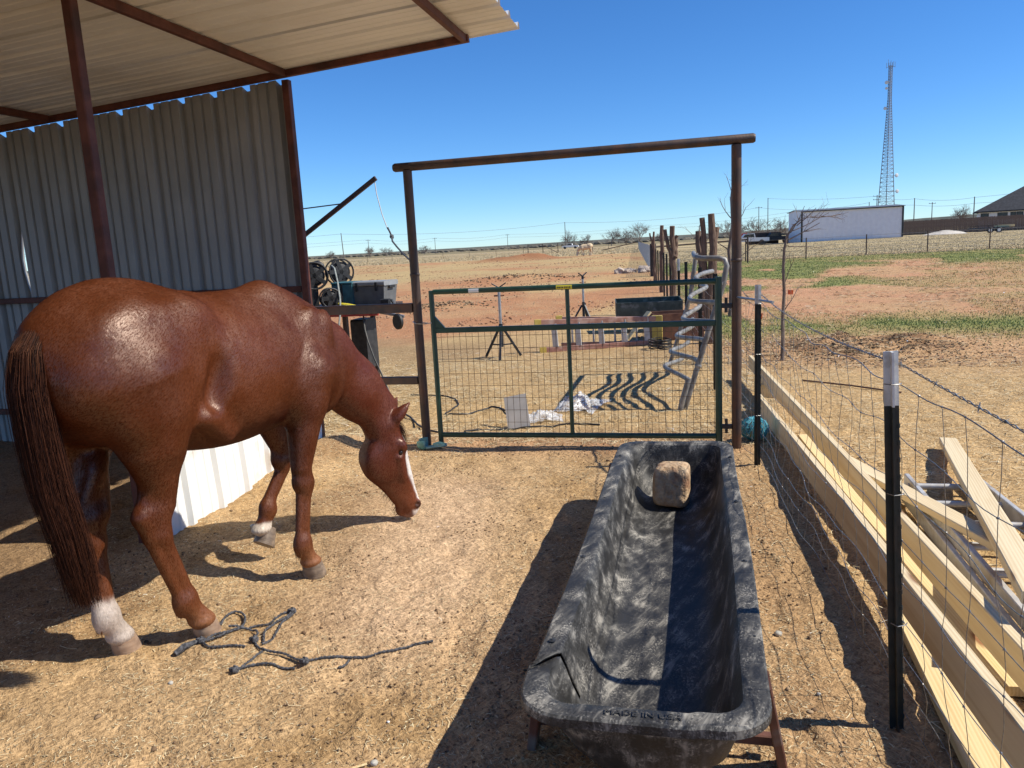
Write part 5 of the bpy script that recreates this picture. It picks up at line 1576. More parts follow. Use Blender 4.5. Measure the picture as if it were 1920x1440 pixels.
for z in np.arange(.05, 1.35, .10):
    mb.tube([(fx(yy), yy, z) for yy in np.arange(35, 150, 6)], .010, 3)
for yy in np.arange(35, 150, .9):
    mb.tube([(fx(yy), yy, 0), (fx(yy), yy, 1.33)], .010, 3)
part(mb, 'silver_mesh', m_fgrey, pf, PO, kind='stuff')
# brown pipe rail crossing behind
pr_ = thing('pipe_rail_fence', 'low brown pipe rail joining the cedar posts to the far lot', 'fence', (fx(46), 46, 0))
part(MB().tube([(fx(46), 46, 1.15), (3.2, 47, 1.32)], .045, 8), 'rail', m_pipe, pr_, Vector((fx(46), 46, 0)), True)
for xx, yy in ((1.2, 46.5), (3.2, 47)):
    part(MB().tube([(xx, yy, -.2), (xx, yy, 1.5)], .05, 8), 'post', m_pipe, pr_, Vector((fx(46), 46, 0)), True)

# ------------------------------------------------------------------ field fences
def field_fence(label, pts, h, wires, origin=None):
    t = thing('field_fence', label, 'fence', (pts[0][0], pts[0][1], 0)); O_ = Vector((pts[0][0], pts[0][1], 0))
    for x, y in pts:
        z = hz(x, y)
        part(MB().tube([(x, y, z - .2), (x, y, z + h)], .035, 6), 'post', m_pipe, t, O_)
    mb = MB()
    for w in wires:
        mb.tube([(x, y, hz(x, y) + w) for x, y in pts], .009, 3)
    part(mb, 'wires', m_gwire, t, O_, kind='stuff')
    return t
field_fence('wire fence on thin dark posts across the green lot in front of the outbuilding', [(fx(49) + .3, 49), (3.25, 49.5), (6.6, 48.6), (10.37, 51.0), (14.03, 52.0), (17.76, 53.0), (21.5, 54), (25.4, 55), (29.5, 56)], 1.25, (.25, .5, .75, 1.0, 1.2))
field_fence('long sagging wire fence along the back of the brown paddock', [(fx(150) + x * -1.0, 150 + (x * .05)) for x in np.linspace(0, 130, 24)], 1.3, (.3, .6, .9, 1.2))
br = MB().tube([(fx(150) - .2, 150, 1.3), (fx(150) - 7, 149.5, .05)], .09, 6).build('brace_pole', m_pipe)
tag(br, 'slanting brace pole at the far corner of the paddock fence', 'pole')
gt = thing('paddock_gate', 'thin brown pipe frame of a gap gate in the far paddock fence', 'gate', (-31, 152, 0))
for xx in (-31.5, -28.5, -25.5):
    MB().tube([(xx + 31, 0, -.1), (xx + 31, 0, 1.9)], .07, 6).build('post', m_pipe, gt)
MB().tube([(-.5, 0, 1.75), (2.5, 0, 1.75)], .05, 6).build('rail', m_pipe, gt); MB().tube([(2.5, 0, 1.6), (5.4, 0, .05)], .06, 6).build('brace', m_pipe, gt)

# ------------------------------------------------------------------ bare sapling inside the lot
m_bark = mat('grey_brown_bark', (.12, .085, .065), (.24, .185, .15), rough=.9, scale=18, stretch=(1, 1, .4), bump=.5)
def grow(mb, p, d, L_, r, lvl, rn, droop=0.0, kids=(3, 4), shrink=.62, spread=.75, nseg=4, sides=4, rmin=.0016):
    pts = [p.copy()]; rs_ = [r]
    for i in range(nseg):
        d = (d + Vector((rn.uniform(-.16, .16), rn.uniform(-.16, .16), rn.uniform(-.08, .12) - droop))).normalized()
        p = p + d * (L_ / nseg); pts.append(p.copy()); rs_.append(r * (1 - .55 * (i + 1) / nseg))
    mb.tube(pts, rs_, sides, cap=False)
    if lvl <= 0: return
    for k in range(rn.randint(*kids)):
        t = rn.uniform(.35, 1.0); q = pts[min(nseg, max(1, int(t * nseg + .5)))]
        a = rn.uniform(0, 2 * PI); dd, s_, u_ = frame_for(d)
        nd = (d + (s_ * math.cos(a) + u_ * math.sin(a)) * spread * rn.uniform(.6, 1.3)).normalized()
        grow(mb, q, nd, L_ * shrink * rn.uniform(.75, 1.2), max(r * .52, rmin), lvl - 1, rn, droop, kids, shrink, spread, nseg, 3, rmin)
def whip(t_pts, rr, twigs, label, loc, seed):
    t = thing('bare_sapling', label, 'tree', loc); rn = random.Random(seed)
    MB().tube(t_pts, rr, 7).build('trunk', m_bark, t, smooth=True)
    mb = MB()
    for (p, d, L_, r, lv) in twigs:
        grow(mb, Vector(p), Vector(d).normalized(), L_, r, lv, rn, 0, (1, 3), .55, .8)
    for k in range(46):                                # short thorny spurs
        i = rn.randint(2, len(t_pts) - 2); q = Vector(t_pts[i]).lerp(Vector(t_pts[i + 1]), rn.random()); a = rn.uniform(0, 2 * PI)
        mb.tube([q, q + Vector((math.cos(a) * rn.uniform(.03, .08), math.sin(a) * .05, rn.uniform(0, .05)))], [.005, .0015], 3)
    mb.build('crown', m_bark, t)
    return t
sp_ = [(0, 0, -.05), (.005, 0, .25), (0, 0, .55), (.015, 0, .85), (.0, 0, 1.15), (.01, 0, 1.38), (.035, 0, 1.53), (.11, .01, 1.66), (.22, .02, 1.745), (.36, .03, 1.765)]
whip(sp_, [.026, .024, .022, .020, .018, .016, .013, .010, .006, .003],
     [((.01, 0, .62), (.6, .1, .8), .34, .007, 1), ((.01, 0, .95), (.45, .0, .9), .32, .007, 1), ((.06, 0, 1.50), (.75, .1, .35), .42, .008, 2), ((.05, 0, 1.45), (-.2, .1, 1), .3, .006, 1),
      ((.15, .01, 1.66), (.75, .0, .6), .30, .007, 2), ((.08, .01, 1.58), (.5, .1, .85), .36, .007, 2), ((.32, .02, 1.75), (.9, .1, -.1), .34, .006, 2), ((.1, 0, 1.6), (.9, .2, .2), .5, .006, 2), ((.05, 0, 1.42), (.8, -.2, -.1), .34, .006, 2), ((.42, .03, 1.765), (.9, 0, -.25), .22, .004, 2)],
     'thin bare sapling with a curved top growing behind the wire fence', (1.11, 10.11, hz(1.11, 10.11)), 3)
whip([(0, 0, -.1), (.03, 0, .7), (-.02, 0, 1.3), (.05, 0, 1.8), (.02, 0, 2.3), (.06, 0, 2.75)], [.045, .04, .035, .028, .018, .008],
     [((0, 0, 1.0), (.6, .3, .6), .6, .012, 2), ((0, 0, 1.3), (-.7, 0, .5), .5, .012, 2), ((.03, 0, 1.7), (.6, 0, .7), .5, .010, 2), ((.05, 0, 1.9), (-.5, .2, .7), .45, .010, 2), ((.03, 0, 2.2), (.5, 0, .9), .4, .008, 2), ((.05, 0, 2.4), (-.3, 0, .9), .35, .007, 2)],
     'spindly bare tree just right of the thick cedar post', (fx(16) + 1.05, 16.0, 0), 9)
whip([(0, 0, -.1), (.1, 0, .7), (.25, 0, 1.3), (.3, 0, 1.9)], [.03, .026, .02, .008],
     [((.1, 0, .8), (.6, .3, .6), .7, .012, 3), ((.2, 0, 1.2), (.7, 0, .5), .6, .010, 3), ((.25, 0, 1.5), (-.4, 0, .8), .5, .008, 3)],
     'straggly bare bush beside the forked cedar post', (fx(20) + .5, 20.0, 0), 12)

# small orange marker flags in the lot
m_flag = mat('orange_flag', (.75, .13, .03), (.8, .18, .05), rough=.6, scale=10)
for (x, y, lab) in ((1.0, 13.0, 'orange marker flag near the foot of the bare sapling'), (2.1, 18.2, 'orange marker flag in the grass beyond the bare sapling')):
    t = thing('marker_flag', lab, 'flag', (x, y, hz(x, y)), 0, 'orange marker flags')
    MB().tube([(0, 0, -.05), (0, 0, .35)], .003, 5).build('stake', m_gwire, t)
    MB().add([(0, 0, .25), (.11, .02, .24), (.12, -.01, .34), (0, 0, .35), (.0, .004, .25), (.11, .024, .24), (.12, -.006, .34), (0, .004, .35)], [(0, 1, 2, 3), (7, 6, 5, 4)]).build('cloth', m_flag, t)

# ------------------------------------------------------------------ rocks and clods
m_rock = mat('pale_rock', (.36, .28, .22), (.52, .43, .35), rough=.9, scale=6, bump=.5)
rn = random.Random(8)
for k in range(16):
    x, y = -2.75 + rn.gauss(0, .55), 40.3 + rn.gauss(0, .9); s_ = rn.uniform(.13, .30)
    o = MB().blob((0, 0, 0), (s_ * 1.3, s_, s_ * .7), k, .25, 2).build('rock', m_rock)
    o.location = (x, y, hz(x, y) + s_ * .35); o.rotation_euler = (0, 0, rn.uniform(0, 3))
    tag(o, 'pale rock in the loose pile beside the paddock fence', 'rock', 'rocks piled beside the paddock fence')

# ------------------------------------------------------------------ white metal outbuilding
m_bw = mat('white_metal_siding', (.70, .70, .74), (.76, .76, .79), rough=.5, scale=2)
m_trim = mat('dark_trim', (.02, .02, .022), (.035, .035, .038), rough=.5, scale=5)
m_broof = mat('grey_roof_sheet', (.12, .125, .13), (.17, .175, .18), rough=.45, scale=1.2)
ob_ = thing('metal_outbuilding', 'long white metal outbuilding with dark corner trim behind the green lot', 'outbuilding', (14.6, 112, .1))
e = Vector((12.5, -.05, 0)); dpt = Vector((-.95, 6.2, 0)); hh = 4.15
def bpt(u, v, z): return e * u + dpt * v + Vector((0, 0, z))
n = 41
V = []
for i in range(n + 1):                                # ribbed long wall
    o_ = .03 if i % 2 else 0
    V.append([bpt(i / n, 0, -.4) + Vector((0, -o_, 0)), bpt(i / n, 0, hh) + Vector((0, -o_, 0))])
mb = MB()
for i in range(n):
    mb.add([V[i][0], V[i + 1][0], V[i + 1][1], V[i][1]], [(0, 1, 2, 3)])
mb.build('front_wall', m_bw, ob_)
for nm, u in (('end_wall', 0), ('end_wall', 1)):
    MB().add([bpt(u, 0, -.4), bpt(u, 1, -.4), bpt(u, 1, hh), bpt(u, .5, hh + .25), bpt(u, 0, hh)], [(0, 1, 2, 3, 4)]).build(nm, m_bw, ob_)
MB().add([bpt(0, 1, -.4), bpt(1, 1, -.4), bpt(1, 1, hh), bpt(0, 1, hh)], [(0, 1, 2, 3)]).build('back_wall', m_bw, ob_)
for v0, v1 in ((-.04, .5), (1.04, .5)):
    za, zb_ = hh + .0, hh + .26
    MB().add([bpt(-.015, v0, za), bpt(1.015, v0, za), bpt(1.015, v1, zb_), bpt(-.015, v1, zb_), bpt(-.015, v0, za + .06), bpt(1.015, v0, za + .06), bpt(1.015, v1, zb_ + .06), bpt(-.015, v1, zb_ + .06)],
             [(0, 3, 2, 1), (4, 5, 6, 7), (0, 1, 5, 4), (1, 2, 6, 5), (3, 0, 4, 7)]).build('roof', m_broof, ob_)
for u in (0, 1):
    MB().beam(bpt(u, 0, -.3) + Vector((0, -.05, 0)), bpt(u, 0, hh) + Vector((0, -.05, 0)), .22, .10, up=(0, 1, 0)).build('corner_trim', m_trim, ob_)
MB().beam(bpt(0, 0, -.02) + Vector((0, -.07, 0)), bpt(1, 0, -.02) + Vector((0, -.07, 0)), .03, .22).build('base_trim', m_trim, ob_)
MB().beam(bpt(0, 0, hh - .02) + Vector((0, -.2, 0)), bpt(1, 0, hh - .02) + Vector((0, -.2, 0)), .08, .14).build('gutter', m_trim, ob_)

# ------------------------------------------------------------------ board fence, house
m_bfence = mat('brown_fence_board', (.13, .088, .066), (.21, .148, .112), rough=.85, scale=.9, stretch=(4, 4, .4), c3=(.15, .095, .07), s3=.5)
bf = thing('board_fence', 'tall brown board privacy fence beside the outbuilding', 'fence', (30.5, 131.5, .1))
src = None
p0, p1 = Vector((31.0, 131.4, .1)), Vector((48.0, 126.4, .15)); nb = 113
dx = (p1 - p0) / nb
rn = random.Random(4)
pick = MB().box((0, 0, 1.12), (dx.length * .96, .03, 2.24), ch=.01)
me_src = None
for k in range(nb):
    if me_src is None:
        o = pick.build('board', m_bfence, bf); me_src = o
    else:
        o = me_src.copy(); C.objects.link(o)
    o.location = p0 + dx * (k + .5) - Vector((30.5, 131.5, .1)) + Vector((0, rn.uniform(-.012, .012), rn.uniform(-.03, .03)))
    o.rotation_euler = (0, 0, math.atan2(dx.y, dx.x))
for z in (.5, 1.8):
    part(MB().beam(p0 + Vector((0, .06, z)), p1 + Vector((0, .06, z)), .05, .1), 'rail', m_bfence, bf, Vector((30.5, 131.5, .1)))
m_hroof = mat('dark_shingle', (.022, .024, .030), (.045, .047, .055), rough=.9, scale=3, bump=.3)
m_hwall = mat('white_house_siding', (.66, .66, .67), (.72, .72, .73), rough=.6, scale=2)
m_glass = mat('dark_window_glass', (.015, .02, .026), (.03, .036, .044), rough=.12, scale=2)
hs_ = thing('white_house', 'white house with a dark hipped roof and black windows behind the board fence', 'house', (50.6, 157, .2), -.28)
W_, D_, wz, rz_ = 17.0, 11.0, 3.35, 7.6
MB().add([(0, 0, -.2), (W_, 0, -.2), (W_, D_, -.2), (0, D_, -.2), (0, 0, wz), (W_, 0, wz), (W_, D_, wz), (0, D_, wz)], [(0, 1, 5, 4), (1, 2, 6, 5), (2, 3, 7, 6), (3, 0, 4, 7)]).build('wall', m_hwall, hs_)
ov = .7; zr = wz - .05
MB().add([(-ov, -ov, zr), (W_ + ov, -ov, zr), (W_ + ov, D_ + ov, zr), (-ov, D_ + ov, zr), (7.2, D_ / 2, rz_), (W_ - 5, D_ / 2, rz_), (-ov, -ov, zr - .22), (W_ + ov, -ov, zr - .22), (W_ + ov, D_ + ov, zr - .22), (-ov, D_ + ov, zr - .22)],
         [(0, 1, 5, 4), (1, 2, 5), (2, 3, 4, 5), (3, 0, 4), (0, 6, 7, 1), (1, 7, 8, 2), (2, 8, 9, 3), (3, 9, 6, 0), (9, 8, 7, 6)]).build('roof', m_hroof, hs_)
for x_, w_ in ((.9, 1.0), (3.6, 1.3), (5.2, .6), (6.2, .8), (8.6, 1.3), (12, 1.3)):
    f_ = MB().box((x_, -.03, 2.35), (w_ + .24, .08, 1.15), ch=.01).build('window', m_trim, hs_)
    MB().box((x_, -.085, 2.35), (w_, .03, .92), ch=.005).build('pane', m_glass, f_)
MB().box((8.0, -.3, 1.3), (.5, .5, 2.9), ch=.02).build('porch_pillar', m_hwall, hs_)

# ------------------------------------------------------------------ gravel heap, trailer, parked machines
gp = MB(); rn = random.Random(2)
rows = []
for t in np.linspace(0, 1, 9):
    row = []
    for a in np.linspace(0, 2 * PI, 28, endpoint=False):
        r = (1 - t) * (1 + .12 * math.sin(3 * a + t)); row.append((33.9 + 2.9 * r * math.cos(a), 117.4 + 1.4 * r * math.sin(a), .18 + .62 * (1 - (1 - t) ** 1.6) + rn.uniform(-.03, .03)))
    rows.append(row)
gp.loft(rows)
o = gp.build('gravel_heap', mat('pale_gravel', (.50, .45, .38), (.62, .57, .50), rough=.95, scale=4, bump=.6)); tag(o, 'low heap of pale gravel in front of the board fence', 'gravel heap')
tl = thing('flatbed_trailer', 'black flatbed trailer on double wheels by the board fence', 'trailer', (37.2, 111.9, .2), -.3)
MB().box((0, 0, .62), (4.6, 1.9, .14)).build('deck', m_trim, tl)
MB().beam((-2.2, -.95, .95), (1.0, -.95, .95), .05, .05).build('side_rail', m_trim, tl)
for xx in (-2.2, -1.1, 0, 1.0): MB().beam((xx, -.95, .6), (xx, -.95, .95), .05, .05, up=(0, 1, 0)).build('stake', m_trim, tl)
MB().beam((2.3, 0, .58), (3.7, 0, .52), .1, .1).build('tongue', m_trim, tl)
for xx in (.25, 1.2):
    for sy in (-1, 1):
        w_ = MB().lathe([(.05, -.11), (.30, -.11), (.36, -.06), (.36, .06), (.30, .11), (.05, .11)], (xx, sy * 1.02, .36), 20, axis=(0, 1, 0)).build('wheel', m_black, tl, smooth=True)
        MB().lathe([(.03, 0), (.19, .0), (.19, .02), (.03, .03)], (xx, sy * 1.02 + sy * .115 - (.02 if sy > 0 else 0), .36), 16, axis=(0, sy, 0)).build('rim', m_wht, w_, smooth=True)
o = MB().box((0, 0, .13), (2.2, .7, .26)).build('lumber_stack', m_pine2); o.location = (38.9, 111.4, .9); o.rotation_euler = (0, 0, -.3); tag(o, 'stack of yellow boards loaded on the flatbed trailer', 'lumber')
m_redp = mat('tractor_red', (.50, .02, .02), (.58, .04, .03), rough=.4, scale=4)
tc_ = thing('red_tractor', 'small red tractor parked left of the outbuilding', 'tractor', (7.2, 116.5, .1), .1)
MB().loft([[(-.9, -.35, .85), (-.9, .35, .85), (-.9, .35, 1.55), (-.9, -.35, 1.55)], [(.6, -.35, .8), (.6, .35, .8), (.6, .35, 1.75), (.6, -.35, 1.75)]]).build('bonnet', m_redp, tc_)
MB().box((1.1, 0, .95), (.9, .7, .35)).build('seat_deck', m_redp, tc_); MB().box((1.25, 0, 1.3), (.4, .45, .5)).build('seat', m_black, tc_)
for xx, rr, sy in ((-.6, .38, .55), (-.6, .38, -.55), (1.1, .62, .7), (1.1, .62, -.7)):
    MB().lathe([(.1, -.14), (rr * .9, -.14), (rr, -.08), (rr, .08), (rr * .9, .14), (.1, .14)], (xx, sy, rr), 18, axis=(0, 1, 0)).build('wheel', m_black, tc_, smooth=True)
def pickup(label, x, y, rz, m):
    t = thing('pickup_truck', label, 'truck', (x, y, .1), rz)
    sec = [(-2.6, .55), (-2.6, .95), (-1.2, 1.05), (-.75, 1.6), (.55, 1.62), (.7, 1.05), (2.5, 1.0), (2.5, .5)]
    MB().loft([[(a, -.85, b) for a, b in sec], [(a, .85, b) for a, b in sec]]).build('body', m, t)
    for sy in (-1, 1):
        MB().add([(-1.05, sy * .857, 1.1), (-.7, sy * .857, 1.52), (.45, sy * .857, 1.54), (.5, sy * .857, 1.1)], [(0, 1, 2, 3)]).build('window', m_glass, t)
    for xx in (-1.7, 1.5):
        for sy in (-1, 1):
            MB().lathe([(.1, -.11), (.33, -.11), (.38, -.06), (.38, .06), (.33, .11), (.1, .11)], (xx, sy * .78, .38), 18, axis=(0, 1, 0)).build('wheel', m_black, t, smooth=True)
    return t
pickup('white pickup truck parked left of the outbuilding', 8.0, 113.6, .05, m_wht)
pickup('dark pickup truck parked at the left end of the outbuilding', 12.0, 119.5, .1, m_trim)
o = MB().box((0, 0, .9), (4.2, 1.8, 1.7), ch=.1).build('stock_trailer', m_tbl); o.location = (10.4, 121, .1); tag(o, 'dark boxy stock trailer between the tractor and the outbuilding', 'trailer')

# ------------------------------------------------------------------ lattice mast
m_mast = mat('mast_steel', (.20, .20, .21), (.30, .30, .31), rough=.6, scale=2, metal=.4)
mast = thing('lattice_mast', 'tall grey lattice radio mast rising behind the outbuilding', 'mast', (87.3, 390.4, 0))
def mw(z): return 4.6 - 3.75 * min(1, z / 58) if z < 58 else .85
legs = [(math.cos(a), math.sin(a)) for a in (.3, .3 + 2 * PI / 3, .3 + 4 * PI / 3)]
zs = [0]
while zs[-1] < 71: zs.append(zs[-1] + max(1.15, mw(zs[-1]) * .62))
for lx, ly in legs:
    MB().tube([(lx * mw(z), ly * mw(z), z - (.5 if z == 0 else 0)) for z in (0, 30, 58, 73.5)], [.20, .16, .13, .12], 6).build('leg', m_mast, mast)
mb = MB()
for i in range(len(zs) - 1):
    a, b = zs[i], zs[i + 1]
    for k in range(3):
        (x0, y0), (x1, y1) = legs[k], legs[(k + 1) % 3]
        A_, B_ = Vector((x0 * mw(a), y0 * mw(a), a)), Vector((x1 * mw(b), y1 * mw(b), b))
        C_, D2 = Vector((x1 * mw(a), y1 * mw(a), a)), Vector((x0 * mw(b), y0 * mw(b), b))
        mb.tube([A_, B_], .06, 3, cap=False); mb.tube([C_, D2], .06, 3, cap=False); mb.tube([D2, B_], .06, 3, cap=False)
mb.build('lattice', m_mast, mast, kind='stuff')
for k, a in enumerate((0, 1.3, 2.6, 3.9, 5.2)):
    MB().tube([(1.8 * math.cos(a), 1.8 * math.sin(a), 71.2), (1.8 * math.cos(a), 1.8 * math.sin(a), 73.6 + (k % 2))], .07, 5).build('whip_antenna', m_mast, mast)
    MB().tube([(0, 0, 71.6), (1.8 * math.cos(a), 1.8 * math.sin(a), 71.6)], .06, 4).build('antenna_arm', m_mast, mast)
for z, s_, r in ((65, -1, .8), (62.5, -1, .6), (54, -1, .75), (24.5, 1, .9), (17.5, 1, .9)):
    MB().lathe([(.1, -.35), (r * .7, -.2), (r, .25), (r * .9, .3), (.1, .3)], (s_ * (mw(z) + .7), -.6, z), 14, axis=(s_ * .4, -1, 0)).build('dish', m_wht, mast, smooth=True)
    MB().tube([(0, 0, z), (s_ * (mw(z) + .7), -.4, z)], .08, 4).build('dish_arm', m_mast, mast)

# ------------------------------------------------------------------ power poles and lines
m_pole = mat('grey_pole_wood', (.10, .085, .075), (.16, .14, .125), rough=.9, scale=2)
def power_pole(label, x, y, h, arms=(.92,), w=2.4, az=0.3, r=.16):
    t = thing('power_pole', label, 'power pole', (x, y, 0), az, 'power poles across the plain')
    MB().tube([(0, 0, -.3), (0, 0, h)], [r, r * .7], 8).build('pole', m_pole, t, smooth=True)
    for q in arms:
        MB().beam((-w / 2, 0, h * q), (w / 2, 0, h * q), .12, .14).build('crossarm', m_pole, t)
        for s_ in (-.45, 0.0, .45):
            MB().lathe([(.05, 0), (.07, .1), (.03, .22)], (s_ * w, 0, h * q + .07), 8).build('insulator', m_dgrey, t)
    return t
PP = [('leaning dark pole standing alone left of the gateway', -112.2, 240, 9.0, ()), ('tall dark pole left of the bare thicket at the paddock end', -45.1, 286.5, 9.6, ()),
      ('faint pole among small trees left of the gateway', -165.9, 385.9, 9.3, (.95,)), ('faint pole seen just right of the left gate post', -142.6, 426.8, 9.0, (.95,)),
      ('faint pole farther right inside the gateway opening', -109.4, 467.4, 9.4, (.95,)), ('slim pole just right of the right gateway post', 24.2, 299, 11.4, (.96,)),
      ('taller pole beside the slim one right of the gateway', 25.5, 278.8, 13.4, ()), ('thick pole between the outbuilding and the house', 64.0, 252, 9.6, (), ),
      ('pole with crossarm right of the thick pole above the board fence', 79.0, 289.4, 9.1, (.95,)), ('tall pole at the left edge of the house roof', 72.5, 228.8, 8.3, ()),
      ('double-crossarm pole beside the base of the lattice mast', 54.3, 254.3, 11.2, (.97, .88)), ('plain pole left of the double-crossarm pole behind the outbuilding', 60.3, 293.9, 10.5, ()),
      ('short pole at the left end of the outbuilding roof', 48.4, 417.2, 11.7, (.96,)), ('small distant pole above the middle of the board fence', 143.6, 479, 8.0, (.95,))]
for p in PP: power_pole(p[0], p[1], p[2], p[3], p[4])
bpy.data.objects['power_pole'].rotation_euler = (0, -.035, .3)
m_line = mat('line_wire', (.10, .10, .11), (.14, .14, .15), rough=.6, scale=2)
def line(label, pts, r=.045, sag=1.2):
    mb = MB()
    for a, b in zip(pts[:-1], pts[1:]):
        a = Vector(a); b = Vector(b)
        mb.tube([a.lerp(b, t) - Vector((0, 0, sag * 4 * t * (1 - t))) for t in np.linspace(0, 1, 13)], r, 3, cap=False)
    o = mb.build('power_line', m_line); return tag(o, label, 'power line', 'power lines across the plain')
line('upper power line crossing the sky behind the gateway', [(-330, 330, 9.5), (-165.9, 385.9, 9.2), (-142.6, 426.8, 8.9), (-109.4, 467.4, 9.3), (-20, 520, 10.5), (48.4, 417.2, 11.6)])
line('lower power line crossing the sky behind the gateway', [(-330, 330, 7.8), (-165.9, 385.9, 7.6), (-142.6, 426.8, 7.3), (-109.4, 467.4, 7.6), (-20, 520, 8.7), (48.4, 417.2, 9.8)])
line('power line from the lone dark pole past the gateway to the slim pole', [(-260, 190, 8.6), (-112.6, 240, 8.7), (-45.1, 286.5, 9.4), (24.2, 299, 11.0), (60.3, 293.9, 10.3)], .04, 1.5)
line('upper power line running from the mast to the house roof', [(25.5, 278.8, 13.2), (54.3, 254.3, 10.9), (64.0, 252, 9.4), (72.5, 228.8, 8.1), (130, 215, 12.5)], .035, .6)
line('lower power line running above the board fence', [(54.3, 254.3, 9.8), (64.0, 252, 7.6), (72.5, 228.8, 6.6), (130, 215, 8.5)], .035, .5)

# ------------------------------------------------------------------ bare trees on the horizon
m_twig = mat('grey_twigs', (.13, .10, .085), (.22, .18, .155), rough=.95, scale=3)
def far_tree(label, x, y, h, wid, seed, lvl=4, r=.16):
    t = thing('bare_tree', label, 'tree', (x, y, 0), 0, 'bare trees on the horizon'); rn = random.Random(seed)
    MB().tube([(0, 0, -.5), (.1 * h * rn.uniform(-.3, .3), 0, h * .22)], [r, r * .8], 6).build('trunk', m_twig, t)
    mb = MB()
    for k in range(rn.randint(7, 9)):
        a = rn.uniform(0, 2 * PI)
        grow(mb, Vector((0, 0, h * rn.uniform(.05, .22))), Vector((math.cos(a) * wid, math.sin(a) * wid, 1)).normalized(), h * .42, r * .55, lvl - 1, rn, -.01, (3, 5), .68, .8, 3, 3, .03)
    mb.build('crown', m_twig, t)
    return t
TR = [('bare round tree right of the tall dark pole', -49.5, 326, 6.6, .9), ('lower bare tree leaning on the round one behind the pale horse', -43.0, 327, 5.0, .8), ('bare thicket tree left of the silver fence end', -29.5, 298.8, 7.2, 1.0),
      ('second bare tree of the thicket left of the silver fence end', -24.0, 299.5, 6.4, 1.0), ('taller open-crowned bare tree at the end of the silver fence', -18.3, 289.4, 8.2, .75), ('low bare tree behind the cedar posts', -10.5, 300, 5.0, 1.1),
      ('small lone bare tree far left beside the shed corner', -183.8, 377.5, 5.2, .9), ('small bare tree under the leaning dark pole', -165.5, 386.5, 6.2, .9), ('small bare tree next to the faint pole left of the gateway', -161, 398, 5.6, .9), ('tiny bare tree behind the left gate post', -142.1, 405.8, 5.2, .9),
      ('bare tree behind the red tractor', 9.8, 199, 5.4, .9), ('bare tree above the dark stock trailer', 15.8, 199.4, 6.0, .9), ('wide bare tree left of the outbuilding', 20.8, 201, 5.2, 1.0), ('thin bare tree over the board fence', 91, 300, 8.0, .5)]
for k, q in enumerate(TR): far_tree(q[0], *q[1:], seed=20 + k, lvl=4)
# continuous scrub along the plain, too far to count
mb = MB(); rn = random.Random(77)
for k in range(1100):
    x = rn.uniform(-520, 420); y = rn.uniform(520, 900); s_ = rn.uniform(.7, 1.7)
    mb.blob((x, y, s_ * .4), (s_ * 2.2, s_ * 1.6, s_), k, .35, 1)
o = mb.build('far_scrub', mat('far_scrub_green', (.11, .10, .075), (.18, .155, .115), rough=1, scale=.3)); o['kind'] = 'stuff'; tag(o, 'dark belt of scrub along the far plain', 'scrub')

# ------------------------------------------------------------------ pale horse far out in the paddock
ph2 = thing('palomino_horse', 'pale cream horse grazing far out in the brown paddock', 'horse', (-12.9, 99.0, 0), math.radians(187))
HV2 = HV[:, :]
hb2 = np_mesh('body', HV2, HF[:, ::-1], coat_material('cream_coat', None, None, None, .6), ph2, smooth=True)
set_coat(hb2, HV2, True)
me = hb2.data; bmx = bmesh.new(); bmx.from_mesh(me); bmesh.ops.recalc_face_normals(bmx, faces=bmx.faces); bmx.to_mesh(me); bmx.free()
for ch in list(horse.children):
    if ch.name.startswith(('tail', 'hoof')):
        c_ = ch.copy(); C.objects.link(c_); c_.parent = ph2
        if ch.name.startswith('tail'):
            c_.data = ch.data.copy(); c_.data.materials.clear(); c_.data.materials.append(mat('cream_tail', (.55, .46, .33), (.7, .62, .5), rough=.7, scale=10))
# pickup far off on the road behind the paddock
pickup('pale pickup truck far away on the road left of the pale horse', -36, 238, .05, m_wht)
# ------------------------------------------------------------------ loose litter: chaff, straw, grass, clods
RS = np.random.RandomState(11)
def litter_mat(name, cols, rough=.85):
    m, nt, b = nt_new(name); N = nt.nodes; L = nt.links
    g = N.new('ShaderNodeNewGeometry'); rp = N.new('ShaderNodeValToRGB'); e = rp.color_ramp.elements
    for i, c in enumerate(cols):
        p = i / (len(cols) - 1)
        q = e[0] if i == 0 else e[1] if i == len(cols) - 1 else e.new(p)
        q.position = p; q.color = (*c, 1)
    L.new(g.outputs['Random Per Island'], rp.inputs[0]); L.new(rp.outputs[0], b.inputs['Base Color'])
    b.inputs['Roughness'].default_value = rough; b.inputs['Specular IOR Level'].default_value = .2
    return m
def slivers(name, x, y, L_, W_, lift, m, label, cat):
    n = len(x); a = RS.uniform(0, 2 * PI, n); h = hfun(x, y)
    dx, dy = np.cos(a), np.sin(a); tilt = RS.normal(0, .12, n) * L_
    l, w = L_ / 2, W_ / 2
    bend = RS.normal(0, .15, n) * L_
    V = np.zeros((n, 6, 3))
    for k, (s, t) in enumerate(((-1, -1), (0, -1), (1, -1), (1, 1), (0, 1), (-1, 1))):
        bx = bend * (1 - abs(s))
        V[:, k, 0] = x + dx * l * s - dy * (w * t + bx); V[:, k, 1] = y + dy * l * s + dx * (w * t + bx)
        V[:, k, 2] = h + lift + tilt * s * .5 + np.where(t > 0, W_ * .3, 0) + (1 - abs(s)) * W_ * .4
    V[:, :, 2] = np.maximum(V[:, :, 2], h[:, None] + .0008)
    i = np.arange(n)[:, None] * 6
    F_ = np.concatenate([i + np.array([[0, 1, 4, 5]]), i + np.array([[1, 2, 3, 4]])], 0)
    o = np_mesh(name, V.reshape(-1, 3), F_, m, kind='stuff'); return tag(o, label, cat)
